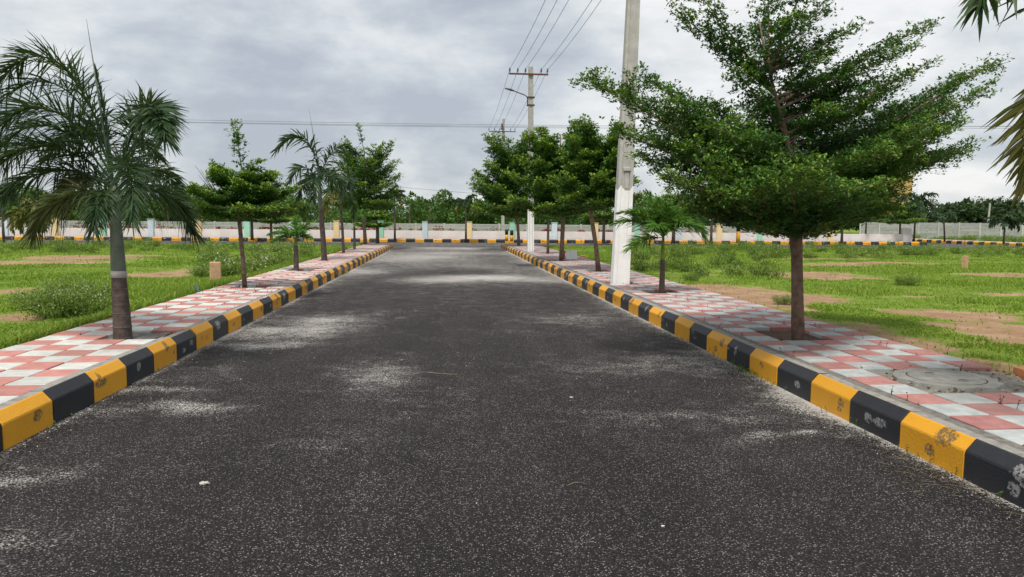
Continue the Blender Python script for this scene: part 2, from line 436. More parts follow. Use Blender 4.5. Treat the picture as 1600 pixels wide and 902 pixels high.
# ------------------------------------------------------------------ setting: ground, roads
ROAD_L, ROAD_R, ROAD_END = -2.84, 3.06, 41.5
FAR_KERB, PARK_Y = 51.0, 53.4
SIDE_X = 41.0                              # far kerb of the street on the right
def grid(x0, x1, y0, y1, nx, ny, zf):
    xs = np.linspace(x0, x1, nx) if np.isscalar(nx) else nx
    ys = np.linspace(y0, y1, ny) if np.isscalar(ny) else ny
    X, Y = np.meshgrid(xs, ys); Z = zf(X, Y)
    V = np.stack([X, Y, Z], -1).reshape(-1, 3)
    a = np.arange(len(xs) * len(ys)).reshape(len(ys), len(xs))
    Q = np.stack([a[:-1, :-1], a[:-1, 1:], a[1:, 1:], a[1:, :-1]], -1).reshape(-1, 4)
    return V, Q

V, Q = grid(-900, 900, -60, 1500, 40, 40, lambda x, y: np.full_like(x, -0.06))
struct('ground', np_mesh('ground', V, [Q], [M['field']], extra={'dirt': np.full(len(V), 0.12)}), 'open grassy ground reaching the horizon')

DUST = [  # picture place, half-length across and along the road (m), strength
    (505, 502, .75, .9, .75), (470, 520, .9, .45, .6), (420, 537, .6, .3, .7), (590, 588, .5, .45, .55), (560, 610, .5, .6, .3),
    (255, 615, .45, .2, .65), (310, 640, .35, .22, .85), (190, 650, .5, .25, .45), (480, 700, .35, .35, .35), (20, 745, .32, .16, .7), (90, 720, .3, .15, .35),
    (770, 434, 1.3, .9, .95), (690, 438, 1.2, .8, .45), (860, 440, .6, .8, .5), (640, 402, 1.8, 2.2, .6), (560, 425, .8, 1.5, .6), (480, 440, .5, 1.4, .55),
    (720, 396, 2.4, 1.6, .45), (700, 388, 2.8, 2.5, .4), (900, 500, .7, .6, .4), (1000, 575, .9, .5, .42), (1100, 560, .6, .35, .45), (1230, 681, .22, .05, 1.0),
    (1180, 690, .5, .2, .4), (1240, 630, .25, .4, .6), (1120, 650, .6, .3, .4), (960, 655, .5, .3, .28), (1290, 655, .2, .5, .4), (430, 470, .5, .7, .4), (380, 520, .3, .4, .5),
    (760, 520, .6, .5, .18), (40, 850, .3, .3, .4), (640, 560, .3, .3, .35), (330, 590, .35, .3, .35)]
def dust_at(x, y):
    d = -0.10 - 0.12 * np.clip((6.5 - y) / 3, 0, 1) + 0.55 * (fbm(x * 0.55, y * 0.33, 5, 4) - 0.5) + np.clip((y - 7) / 18, 0, 1) * 0.50
    wx, wy = x + 0.5 * (fbm(x * 1.3, y * 1.3, 31) - 0.5), y + 0.9 * (fbm(x * 1.3, y * 1.3, 47) - 0.5)
    for (px, py, rx, ry, s) in DUST:
        g = gp(px, py)
        d = d + s * 0.92 * np.exp(-((wx - g[0]) / rx) ** 2 - ((wy - g[1]) / ry) ** 2)
    for e in (ROAD_L, ROAD_R):
        d = d + 0.75 * np.exp(-((x - e) / 0.055) ** 2) + (0.22 if e > 0 else 0.1) * np.exp(-((x - e) / 0.3) ** 2)
    return d
ys = np.concatenate([np.arange(-3, 14, .08), np.arange(14, 41.5, .16), [41.5]])
V, Q = grid(ROAD_L - .02, ROAD_R + .02, 0, 0, np.arange(ROAD_L - .02, ROAD_R + .03, .074), ys, lambda x, y: 0.02 * (1 - (x / 3) ** 2) * 0.5)
struct('road', np_mesh('road', V, [Q], [M['asphalt']], extra={'dust': dust_at(V[:, 0], V[:, 1])}, smooth=True), 'black asphalt road with drifts of pale cement dust')
V, Q = grid(-70, SIDE_X, 41.5, FAR_KERB + .05, np.arange(-70, SIDE_X + .1, .5), np.arange(41.5, FAR_KERB + .1, .3), lambda x, y: np.full_like(x, 0.002))
dc = 0.30 + 0.5 * (fbm(V[:, 0] * .25, V[:, 1] * .6, 9) - 0.5) + .3 * np.exp(-((V[:, 1] - FAR_KERB) / .25) ** 2)
struct('cross_street', np_mesh('cross_street', V, [Q], [M['asphalt']], extra={'dust': dc}), 'dusty asphalt street crossing at the end of the road')
V, Q = grid(34.6, SIDE_X + .02, FAR_KERB + .05, 120, np.arange(34.6, SIDE_X + .1, .5), np.arange(FAR_KERB + .05, 120, .8), lambda x, y: np.full_like(x, 0.002))
struct('side_street', np_mesh('side_street', V, [Q], [M['asphalt']], extra={'dust': np.full(len(V), .3)}), 'side street leading off past the park corner')

# fields
DIRT = [(125, 402, 1.6, 1.2, .8), (90, 410, 1.6, .8, .7), (250, 429, .9, 1.3, .9), (215, 400, .8, .5, .7), (20, 412, 1.2, .8, .6), (15, 500, .5, .8, .7), (30, 455, .4, .6, .6), (60, 430, .8, .4, .4),
        (1250, 428, 1.5, 1.0, .9), (1310, 435, 1.0, .6, .7), (1150, 458, .75, 1.0, 1.0), (1190, 470, .7, .7, .8), (1110, 452, .5, 1.0, .7), (1285, 467, .5, .7, .7), (1390, 412, 2.0, .8, .8), (1330, 405, 2, .5, .5),
        (1480, 492, .6, .5, .9), (1540, 510, .6, .35, .9), (1590, 525, .4, .4, .8), (1560, 535, .5, .2, .6), (1420, 485, .5, .3, .5), (1560, 430, 1.2, .8, .8), (1500, 440, 1.0, .4, .5), (1290, 415, 1.5, .5, .5),
        (1250, 480, .3, .6, .7), (1360, 515, .25, .5, .6), (1450, 540, .25, .4, .7), (1540, 575, .3, .3, .9), (1590, 590, .4, .4, .9), (1230, 500, .3, .6, .6), (1440, 462, .8, .2, .3), (1575, 458, .7, .3, .6)]
def dirt_at(x, y):
    d = 0.13 + 0.95 * (fbm(x * .22 + 3, y * .16, 21, 5) - 0.50)
    wx, wy = x + .8 * (fbm(x * .9, y * .9, 61) - .5), y + 1.2 * (fbm(x * .9, y * .9, 77) - .5)
    for (px, py, rx, ry, s) in DIRT:
        g = gp(px, py, .15)
        d = d + 1.08 * s * np.exp(-((wx - g[0]) / (rx * 1.15)) ** 2 - ((wy - g[1]) / (ry * 1.15)) ** 2)
    d = d + np.where(x > 0, .62, .0) * np.exp(-((x - 4.95) / .28) ** 2) * np.clip((19 - y) / 6, 0, 1)
    return np.clip(d, 0, 1.2)
def field_z(x, y):
    edge = np.minimum(np.abs(x + 4.25), np.abs(x - 4.85))
    return 0.15 + 0.05 * (fbm(x * .4, y * .4, 3) - .5) * np.clip(edge / .6, 0, 1) + 0.06 * np.clip(1 - edge / .25, 0, 1) - np.where(y > 40.5, (y - 40.5) * .16, 0)
for (xs, nm, lb) in ((np.concatenate([np.arange(-60, -20, .5), np.arange(-20, -4.24, .15), [-4.24]]), 'field', 'rough grass field on the left with bare earth patches'),
                     (np.concatenate([[4.84], np.arange(4.9, 20, .15), np.arange(20, 60, .5)]), 'field', 'rough grass field on the right with bare red earth patches')):
    V, Q = grid(0, 0, 0, 0, xs, np.concatenate([np.arange(-6, 2, .5), np.arange(2, 30, .15), np.arange(30, 41.6, .3)]), field_z)
    struct(nm, np_mesh(nm, V, [Q], [M['field']], extra={'dirt': dirt_at(V[:, 0], V[:, 1])}, smooth=True), lb)

# ------------------------------------------------------------------ kerbs
def kerb_mesh(name, L, paint):
    prof = [(0, -.06), (0, .165), (.004, .178), (.058, .240), (.068, .245), (.15, .245), (.15, -.06)]
    mi = [0, 0, 0, 0, 1, 1]
    mb = MB(); h = L / 2; b = 0.004
    rings = []
    for y, s in ((-h, b), (-h + b, 0), (h - b, 0), (h, b)):
        rings.append([(x + s if x < .1 else x, y, z - (s if z > 0 else 0)) for x, z in prof])
    vs = [q for r in rings for q in r]; k = len(prof)
    for j in range(3):
        for i in range(k - 1):
            mb.m.append(mi[i]); mb.f.append((j * k + i, j * k + i + 1, (j + 1) * k + i + 1, (j + 1) * k + i))
    mb.v = vs
    mb.f += [tuple(range(k - 1, -1, -1)), tuple(3 * k + i for i in range(k))]; mb.m += [0, 0]
    mb.f = [tuple(reversed(f)) for f in mb.f]
    return mb.mesh(name, [paint, M['concrete']])
KP = 0.62
KM = [kerb_mesh('kerb_block', KP - .006, M['kerb_yellow']), kerb_mesh('kerb_block', KP - .006, M['kerb_black'])]
def kerb_run(label, p0, direction, count, face_rot, phase=0):
    """blocks laid from p0 along direction; face_rot turns the painted face (local -x)"""
    root = link('kerb', None, None, (p0[0], p0[1], 0), kind='structure', label=label)
    d = np.array(direction, float)
    for i in range(count):
        q = d * (i + .5) * KP
        o = link('kerb_block', KM[(i + phase) % 2], root,
                 (q[0] + random.uniform(-.004, .004), q[1], random.uniform(-.008, .008)), (random.uniform(-.006, .006), 0, face_rot + random.uniform(-.012, .012)))
    return root
NB = int((ROAD_END - (4.0 - 10 * KP)) / KP)
kerb_run('yellow and black painted kerb along the right side of the road', (ROAD_R, 4.0 - 10 * KP), (0, 1), NB, 0, 0)
kerb_run('yellow and black painted kerb along the left side of the road', (ROAD_L, 5.52 - 12 * KP), (0, 1), int((ROAD_END - 1 - (5.52 - 12 * KP)) / KP), math.pi, 1)
kerb_run('yellow and black painted kerb on the far side of the cross street, below the park wall', (-48.0, FAR_KERB), (1, 0), int((35.2 + 48.0) / KP), math.pi / 2, 0)
kerb_run('yellow and black painted kerb along the side street beside the grey wall', (SIDE_X, FAR_KERB - 2.4), (0, 1), 46, 0, 0)
kerb_run('yellow and black painted kerb turning the corner at the far right', (SIDE_X + .16, FAR_KERB - 2.4 - .152), (1, 0), 30, math.pi / 2, 1)

# ------------------------------------------------------------------ pavements with tiles
TP = 0.309
def tile_mesh(name, mat):
    mb = MB(); mb.box((0, 0, -.02), (TP - .013, TP - .013, .08), bev=.005)
    return mb.mesh(name, [mat])
TMS = {'L': [tile_mesh('tile', M['tile_pink']), tile_mesh('tile', M['tile_white'])], 'R': [tile_mesh('tile', M['tile_pink_worn']), tile_mesh('tile', M['tile_white_worn'])]}
PITS = {'L': [], 'R': []}
def pave(name, label, side, x_in, cols, x_slab0, x_slab1, y_first, y_last, y_near, pits, skip=()):
    mb = MB()
    strip0, strip1 = sorted((x_slab0, x_in)); t0, t1 = sorted((x_in, x_slab1))
    mb.box(((t0 + t1) / 2, (y_first + y_last) / 2, .0525), (t1 - t0, y_last - y_first, .225))
    mb.box(((strip0 + strip1) / 2, (y_first + y_last) / 2, .085), (strip1 - strip0, y_last - y_first, .308))
    root = struct(name, mb.mesh(name, [M['bedding']]), label)
    rest_v = MB(); made = 0
    rows = int((y_last - y_first) / TP)
    for r in range(rows):
        y = y_first + (r + .5) * TP
        for c in range(cols):
            x = x_in + (c + .5) * TP * (1 if side == 'R' else -1)
            if any(abs(x - a) < wx and abs(y - b) < wy for a, b, wx, wy in pits): continue
            k = (r + c) % 2
            z = .225 + random.uniform(-.004, .004)
            if y >= y_near and made < 300:
                made += 1
                link('tile', TMS[side][k], root, (x + random.uniform(-.001, .001), y, z), (random.uniform(-.006, .006), random.uniform(-.006, .006), random.uniform(-.004, .004)))
            else:
                s = TP - .013
                rest_v.box((x, y, z - .02), (s, s, .08), k)
    o = link('tiles', rest_v.mesh('tiles', [M['tile_pink'], M['tile_white']] if side == 'L' else [M['tile_pink_worn'], M['tile_white_worn']]), root, kind='stuff')
    return root
LT = [(-3.41, 8.06), (-3.67, 13.83), (-3.68, 18.54), (-3.76, 23.27), (-3.85, 28.2), (-3.81, 31.3), (-3.95, 37.0), (-3.8, 40.2)]
RT_ = [(3.85, 7.68), (3.89, 12.99), (3.92, 18.61), (3.69, 23.43), (3.96, 28.5), (3.68, 37.2)]
XT_L, XT_R = -2.99, 3.30
MHOLE = gp(1478, 590, .25)
pits_l = [(a, b + .10, .30, .32) for a, b in LT]
pits_r = [(a + .05, b + (.32 if i == 0 else .15), .31, .44 if i == 0 else .31) for i, (a, b) in enumerate(RT_)] + [(MHOLE[0] + .12, MHOLE[1], .62, .50), (3.59, 14.95, .22, .2), (3.55, 30.9, .22, .2), (3.42, 45.2, .2, .2)]
pvl = pave('pavement', 'left pavement of pink and white square tiles', 'L', XT_L, 4, ROAD_L - .149, -4.25, -2.0, ROAD_END - 1, 4.0, pits_l)
pvr = pave('pavement', 'right pavement of pink and white square tiles', 'R', XT_R, 5, ROAD_R + .149, 4.87, -2.0, ROAD_END, 3.3, pits_r)
# far pavements: plain pinkish slabs with their tiles joined
def far_pave(label, x0, x1, y0, y1):
    mb = MB(); mb.box(((x0 + x1) / 2, (y0 + y1) / 2, .08), (x1 - x0, y1 - y0, .26))
    root = struct('pavement', mb.mesh('pavement', [M['bedding']]), label)
    tb = MB(); s = .6
    for i in range(int((x1 - x0) / s)):
        for j in range(int((y1 - y0) / s)):
            tb.box((x0 + (i + .5) * s, y0 + (j + .5) * s, .225), (s - .015, s - .015, .04), (i + j) % 2)
    link('tiles', tb.mesh('tiles', [M['tile_pink'], M['tile_white']]), root, kind='stuff')
far_pave('tiled pavement in front of the white park wall', -48, 35, FAR_KERB + .153, PARK_Y - .15)
far_pave('tiled pavement between the side street kerb and the grey wall', SIDE_X + .153, SIDE_X + 2.0, FAR_KERB - 2.2, 76)

def soil_patch(x, y, hw, hl, z, seed, mat='soil', label='bare soil in the tree pit', hgt=.03):
    xs = np.linspace(-hw, hw, 14); ys_ = np.linspace(-hl, hl, 14)
    X, Y = np.meshgrid(xs, ys_)
    Z = z + hgt * fbm(X * 7 + seed, Y * 7, seed, 3)
    V = np.stack([X + x, Y + y, Z], -1).reshape(-1, 3); a = np.arange(196).reshape(14, 14)
    Q = np.stack([a[:-1, :-1], a[:-1, 1:], a[1:, 1:], a[1:, :-1]], -1).reshape(-1, 4)
    struct('soil', np_mesh('soil', V, [Q], [M[mat]], smooth=True), label)
for i, (a, b) in enumerate(LT): soil_patch(a, b + .10, .33, .33, .192, i, 'bedding' if i == 0 else 'soil', 'bare soil around a left pavement tree base', .05 if i == 0 else .03)
for i, (a, b) in enumerate(RT_): soil_patch(a + .05, b + (.32 if i == 0 else .15), .34, .47 if i == 0 else .33, .192, i + 20, 'soil', 'bare soil in a right pavement tree pit')

# manhole
mx_, my_ = MHOLE[0], MHOLE[1]
mh = thing('manhole', 'round concrete manhole cover in a rough cement patch on the right pavement', 'manhole', (mx_, my_, .205))
nr = 30
def disc(r_in, r_out, z0, z1, jit, seed, mat, nm):
    g = np.random.default_rng(seed); mb = MB()
    a = np.linspace(0, 2 * math.pi, nr, endpoint=False)
    ro = r_out * (1 + jit * g.uniform(-1, 1, nr))
    vs = [(ro[i] * math.cos(a[i]), ro[i] * math.sin(a[i]), z0) for i in range(nr)] + [((ro[i] - .01) * math.cos(a[i]), (ro[i] - .01) * math.sin(a[i]), z1) for i in range(nr)]
    if r_in > 0:
        vs += [(r_in * math.cos(q), r_in * math.sin(q), z1 + .002) for q in a] + [(r_in * math.cos(q), r_in * math.sin(q), z0) for q in a]
    fs = []
    for i in range(nr):
        j = (i + 1) % nr
        fs.append((i, j, nr + j, nr + i))
        if r_in > 0: fs += [(nr + i, nr + j, 2 * nr + j, 2 * nr + i), (2 * nr + i, 2 * nr + j, 3 * nr + j, 3 * nr + i)]
    if r_in <= 0: fs.append(tuple(nr + i for i in range(nr)))
    mb.add(vs, fs)
    return mb.mesh(nm, [mat])
M['cement'] = simple('cement_patch', (0.15, 0.13, 0.10), (0.29, 0.265, 0.22), 7, 0.95, 1.0, 40, world=True, c3=(0.21, 0.185, 0.15))
M['cover'] = simple('manhole_concrete', (0.215, 0.21, 0.188), (0.33, 0.32, 0.29), 11, 0.9, 0.5, 60, world=True)
mb = MB(); mb.tube([(.278 * math.cos(q_), .278 * math.sin(q_), .046) for q_ in np.linspace(0, 2 * math.pi, 33)], .0065, 6, cap=False)
RIMM = mb.mesh('rim', [M['cover']])
link('surround', disc(.295, .40, .0, .045, .07, 3, M['cover'], 'surround'), mh)
cov = link('cover', disc(0, .285, .0, .048, .0, 4, M['cover'], 'cover'), mh)
link('rim', RIMM, cov)
for dx, dy in ((-.04, .15), (.05, -.14)):
    mb = MB(); mb.tube([(dx, dy, .044), (dx, dy, .0515)], .034, 12)
    link('dent_shade_disc', mb.mesh('dent_shade_disc', [M['soil']]), cov)  # solid disc, its dark soil colour stands in for shade inside a dent
    mb = MB(); mb.tube([(dx + .034 * math.cos(q_) , dy + .034 * math.sin(q_), .051) for q_ in np.linspace(0, 6.283, 13)], .006, 5, cap=False)
    link('lifting_ring', mb.mesh('lifting_ring', [M['cover']]), cov)
V, Q = grid(mx_ - .52, mx_ + .75, my_ - .56, my_ + .56, 34, 34, lambda x, y: .206 + .038 * np.clip(fbm(x * 5, y * 5, 12, 4) * 1.4 - .2, 0, 1) * np.clip(1.2 - np.abs(x - mx_ - .1) / .62, 0, .8) * np.where(np.hypot(x - mx_, y - my_) < .52, .3, 1))
struct('cement_patch', np_mesh('cement_patch', V, [Q], [M['cement']], smooth=True), 'rough cement fill around the manhole')
g_ = np.random.default_rng(19); mb = MB()
for _ in range(330):
    a_ = g_.uniform(0, 6.283); d_ = g_.uniform(.33, .72)
    x, y = mx_ + .08 + d_ * math.cos(a_), my_ + .85 * d_ * math.sin(a_); r_ = g_.uniform(.006, .02)
    if abs(x - mx_ - .1) > .63 or abs(y - my_) > .52: continue
    k_ = 6; z_ = .235
    ring = [(x + r_ * g_.uniform(.6, 1.3) * math.cos(j * 1.047), y + r_ * g_.uniform(.6, 1.3) * math.sin(j * 1.047), z_) for j in range(k_)]
    mb.add(ring + [(x + g_.normal() * r_ * .3, y, z_ + r_ * g_.uniform(.5, 1.1))], [(j, (j + 1) % k_, k_) for j in range(k_)], int(g_.integers(0, 3)))
link('rubble', mb.mesh('rubble', [M['cement'], M['soil'], M['cover']]), kind='stuff', label='crumbs of cement and soil strewn round the manhole', category='rubble')

# ------------------------------------------------------------------ vegetation builders
def norm(a): return a / (np.linalg.norm(a, axis=-1, keepdims=True) + 1e-9)

def leaves_mesh(name, C, N, size, mat, tint, rng, aspect=.45, base_off=0.0):
    """kite-shaped leaves at points C, growing along directions N"""
    k = len(C)
    d = norm(N)
    side = norm(np.cross(d, rng.normal(size=(k, 3)) * .35 + np.array([0, 0, 1.0])))
    L = size * rng.uniform(.7, 1.25, (k, 1))
    b = C + d * base_off
    nrm = np.cross(side, d)
    v0, v2 = b, b + d * L
    v1 = b + d * L * .58 + side * L * aspect * .5 + nrm * L * .06
    v3 = b + d * L * .58 - side * L * aspect * .5 + nrm * L * .06
    V = np.stack([v0, v1, v2, v3], 1).reshape(-1, 3)
    Fq = np.arange(4 * k).reshape(k, 4)
    return np_mesh(name, V, [Fq], [mat], tint=np.repeat(tint, 4))

def bez(p0, p1, p2, tt):
    tt = tt[:, None]
    return (1 - tt) ** 2 * p0 + 2 * tt * (1 - tt) * p1 + tt ** 2 * p2

def tiered_tree(root, base_r, trunk_pts, trunk_r, limbs, rng, leaf, n_ros, per=6, spread=1.0, leafmat_='leaf_main', bark='bark', up_=.25, zj=.02, tb=0.0):
    """trunk_pts: local polyline; limbs: list of (start, tip, lift, width); adds trunk, limbs and crown parts"""
    mb = MB(); mb.tube(trunk_pts, trunk_r, 10)
    link('trunk', mb.mesh('trunk', [M[bark]], True), root)
    lb = MB(); P, D, T = [], [], []
    tot = sum(np.linalg.norm(b - a) * w_ for a, b, _, w_ in limbs)
    for a, b, lift, wid in limbs:
        a = np.array(a, float); b = np.array(b, float)
        L = np.linalg.norm(b - a)
        mid_ = a * .55 + b * .45 + np.array([0, 0, -lift * L])
        ts = np.linspace(0, 1, 7); ps = bez(a, mid_, b, ts)
        r0 = min(.008 + .0075 * L, base_r * .45)
        lb.tube(ps, np.linspace(r0, .004, 7), 5, cap=False)
        hd = norm((b - a) * np.array([1, 1, .35])); pr = norm(np.cross(hd, [0, 0, 1.0])); upv = np.cross(pr, hd)
        n_tw = max(7, int(L * 10))
        nr_l = max(8, int(n_ros * L * wid / tot))
        w_t = []
        segs = []
        for q in range(n_tw):
            s = .10 + .90 * (q + rng.uniform(0, 1)) / n_tw
            p0 = bez(a, mid_, b, np.array([s]))[0]
            sg = 1 if q % 2 else -1
            lt = L * wid * (.10 + .36 * (1 - s) ** .8) * rng.uniform(.6, 1.25) * min(1, s * 3.2) + .08
            ang = rng.uniform(.5, 1.0)
            dv = hd * math.cos(ang) + pr * sg * math.sin(ang) + upv * rng.uniform(-.08, up_) + np.array([0, 0, .1])
            p1 = p0 + norm(dv) * lt
            segs.append((p0, p1, s)); w_t.append(lt + .12)
        segs.append((bez(a, mid_, b, np.array([.35]))[0], b, 1.0)); w_t.append(L * .5)
        for (p0, p1, s) in segs[:-1]:
            if rng.random() < .75: lb.tube([p0, (p0 + p1) / 2, p1], [.006, .004, .002], 3, cap=False)
        w_t = np.array(w_t) / np.sum(w_t)
        pick = rng.choice(len(segs), nr_l, p=w_t)
        u = rng.uniform(.05, 1.0, nr_l) ** .8
        p0 = np.array([segs[i][0] for i in pick]); p1 = np.array([segs[i][1] for i in pick]); s = np.array([segs[i][2] for i in pick])
        c = p0 + (p1 - p0) * u[:, None] + rng.normal(size=(nr_l, 3)) * np.array([.05, .05, zj]) * spread
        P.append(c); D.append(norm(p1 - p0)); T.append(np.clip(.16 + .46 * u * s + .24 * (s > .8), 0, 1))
    link('limbs', lb.mesh('limbs', [M[bark]], True), root)
    P = np.concatenate(P); D = np.concatenate(D); T = np.concatenate(T)
    P = np.repeat(P, per, 0); D = np.repeat(D, per, 0); T = np.repeat(T, per)
    k = len(P)
    az_ = rng.uniform(0, 2 * math.pi, k); ez = rng.uniform(-.25, .75, k)
    N = np.stack([np.cos(az_) * np.cos(ez), np.sin(az_) * np.cos(ez), np.sin(ez)], -1) + D * .45
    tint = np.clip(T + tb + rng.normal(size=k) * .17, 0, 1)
    P = P + rng.normal(size=P.shape) * leaf * .25
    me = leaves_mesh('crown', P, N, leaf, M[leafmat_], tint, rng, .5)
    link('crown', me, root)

def generic_tree(label, px, py, zb, crown, seed, n_ros, leaf, trunk_w, group=None, lean=(0, 0), fork_y=None, dens=1.0, leader=None, tiers=4, flat=.22, Y=None, mat='leaf_main', bark='bark', name='almond_tree'):
    """crown = (left px, right px, top px, bottom px) as measured in the photograph at the tree's own distance"""
    rng = np.random.default_rng(seed)
    B = gp(px, py, zb)
    if Y is not None: B = at(px, py, Y); B[2] = zb
    Yd = B[1]
    L_, R_ = at(crown[0], (crown[2] + crown[3]) / 2, Yd), at(crown[1], (crown[2] + crown[3]) / 2, Yd)
    top, bot = at((crown[0] + crown[1]) / 2, crown[2], Yd), at((crown[0] + crown[1]) / 2, crown[3], Yd)
    root = thing(name, label, 'tree', tuple(B), group)
    zt, zbm = top[2] - B[2], bot[2] - B[2]
    cxo = (L_[0] + R_[0]) / 2 - B[0]; rad = (R_[0] - L_[0]) / 2
    tx = lean[0]
    zf = zbm + .12 * (zt - zbm)
    hh = zt - .12 * (zt - zbm)
    pts = [np.array([0, 0, -.1]), np.array([tx * .35, 0, zf * .4]), np.array([tx, 0, zf]), np.array([tx + (cxo - tx) * .5, 0, (zf + hh) / 2]), np.array([cxo * .8 + tx * .2, 0, hh])]
    limbs = []
    H_ = zt - zbm
    for t_ in range(tiers):
        f = t_ / max(1, tiers - 1)
        zo = zbm * .98 + H_ * (.02 + .50 * f)
        nl = max(5, 9 - t_)
        rr = rad * (1.0 - .42 * f ** 1.4) * (1.0 if t_ else .90)
        a0 = rng.uniform(0, 6.28)
        rise = flat + (.75 * H_ / rad * .5) * f if tiers > 2 else flat
        for q in range(nl):
            a_ = a0 + q * 6.283 / nl + rng.uniform(-.3, .3)
            r_ = rr * rng.uniform(.78, 1.16)
            k_ = min(1.0, max(0.0, (zo - zf) / (hh - zf + 1e-6)))
            sx = tx + (cxo - tx) * k_
            st = np.array([sx, 0, max(zo, zf * .95)])
            zt_ = min(zo + r_ * rise * rng.uniform(.6, 1.35) + H_ * .08, zt * rng.uniform(.93, 1.0))
            tip = np.array([cxo + r_ * math.cos(a_), r_ * math.sin(a_), zt_])
            limbs.append((st, tip, rng.uniform(.02, .10), 1.0))
    for q in range(4 if tiers > 2 else 2):
        a_ = q * 1.7 + rng.uniform(0, .8)
        limbs.append((pts[3], np.array([cxo + rad * .45 * math.cos(a_), rad * .45 * math.sin(a_), zt * rng.uniform(.92, 1.02)]), .02, .9))
    if leader:
        lt = at(leader[0], leader[1], Yd) - B
        limbs.append((pts[4], lt, 0, .28)); 
    r0 = trunk_w / 2
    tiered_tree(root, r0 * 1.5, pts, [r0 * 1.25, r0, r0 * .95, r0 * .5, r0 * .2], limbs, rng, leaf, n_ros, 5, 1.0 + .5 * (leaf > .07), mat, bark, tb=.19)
    return root

# palms -------------------------------------------------------------
def frond_mesh(name, pts, n, Lmax, width, rng, mat, plume=1.0, droop=.35, rachis=.012, t0=.12, tint0=.35, up_hint=None, fold=0.0, alpha0=62, tipl=.45):
    pts = np.array(pts, float)
    # Catmull-Rom style resample
    seg = np.linalg.norm(np.diff(pts, axis=0), axis=1); cum = np.concatenate([[0], np.cumsum(seg)]) / seg.sum()
    from_t = lambda tt: np.stack([np.interp(tt, cum, pts[:, k]) for k in range(3)], -1)
    tt = np.linspace(0, 1, 25); C = from_t(tt)
    for _ in range(3): C[1:-1] = (C[:-2] + 2 * C[1:-1] + C[2:]) / 4
    mb = MB(); mb.tube(C, np.linspace(rachis, rachis * .25, 25), 5)
    ts = np.sort(np.clip(t0 + (1 - t0) * (np.arange(n) + rng.uniform(0, 1, n)) / n, 0, .995))
    P = np.stack([np.interp(ts, tt, C[:, k]) for k in range(3)], -1)
    P2 = np.stack([np.interp(np.clip(ts + .03, 0, 1), tt, C[:, k]) for k in range(3)], -1)
    P1 = np.stack([np.interp(np.clip(ts - .03, 0, 1), tt, C[:, k]) for k in range(3)], -1)
    T = norm(P2 - P1)
    ref = np.array([0, 0, 1.0]) if up_hint is None else np.array(up_hint, float)
    B = norm(np.cross(T, ref) + 1e-6); N = np.cross(B, T)
    sg = np.where(np.arange(n) % 2 == 0, 1.0, -1.0)
    phi = rng.normal(size=n) * .75 * plume + .25 + fold
    al = np.radians(alpha0 - 26 * ts + rng.normal(size=n) * 7)
    d = T * np.cos(al)[:, None] + (B * (np.cos(phi) * sg)[:, None] + N * np.sin(phi)[:, None]) * np.sin(al)[:, None]
    prof = np.sin(np.clip((ts - t0) / (1 - t0), 0, 1) ** .6 * math.pi * .86 + .42) ** .7
    L = Lmax * np.clip(np.where(np.isfinite(prof), prof, .4), tipl, 1) * rng.uniform(.85, 1.12, n)
    ss = np.array([0, .3, .65, 1.0]); ww = np.array([.55, 1.0, .8, 0.06])
    g = np.array([0, 0, -1.0])
    dr = droop * rng.uniform(.6, 1.4, n)
    pos = P[:, None] + d[:, None] * (ss * 1.0)[None, :, None] * L[:, None, None] + g * (dr[:, None] * ss[None] ** 2 * L[:, None])[..., None]
    sv = norm(np.cross(d, N * .6 + T * .6 + rng.normal(size=(n, 3)) * .35))
    off = sv[:, None] * (ww[None] * width * .5)[..., None] * rng.uniform(.8, 1.2, n)[:, None, None]
    A, Bv = pos + off, pos - off
    V = np.stack([A, Bv], 2).reshape(n, 8, 3)
    base = np.arange(n)[:, None] * 8
    Fq = np.concatenate([base + np.array([[2 * j, 2 * j + 1, 2 * j + 3, 2 * j + 2]]) for j in range(3)], 0)
    v_r = np.array(mb.v); f_r = np.array([f for f in mb.f if len(f) == 4]) + n * 8
    tint = np.concatenate([np.repeat(np.clip(tint0 + rng.normal(size=n) * .18, 0, 1), 8), np.full(len(v_r), .55)])
    return np_mesh(name, np.concatenate([V.reshape(-1, 3), v_r]), [Fq, f_r], [mat], tint=tint)

def arc(start, az_, el_, length, curl, k=9):
    """frond spine leaving at elevation el_ and bending over by curl radians"""
    p = np.array(start, float); out = [p.copy()]; e = el_
    for i in range(k):
        st = length / k
        p = p + st * np.array([math.cos(az_) * math.cos(e), math.sin(az_) * math.cos(e), math.sin(e)])
        out.append(p.copy()); e -= curl / k * (.5 + 1.0 * i / k)
    return out

def trunk_mesh(pts, rad, mat, rings=0, n=12):
    mb = MB()
    if rings:
        P = np.array(pts, float); cum = np.linspace(0, 1, len(P))
        tt, rr = [], []
        for i in range(rings):
            for f, e in ((0, 1.0), (.82, 1.0), (.9, 1.035), (.97, .985)):
                tt.append((i + f) / rings); rr.append(e)
        tt.append(1.0); rr.append(1.0)
        tt = np.array(tt); C = np.stack([np.interp(tt, cum, P[:, k]) for k in range(3)], -1)
        R = np.interp(tt, cum, rad) * np.array(rr)
        mb.tube(C, list(R), n)
    else: mb.tube(pts, rad, n)
    return mb.mesh('trunk', [mat], True)

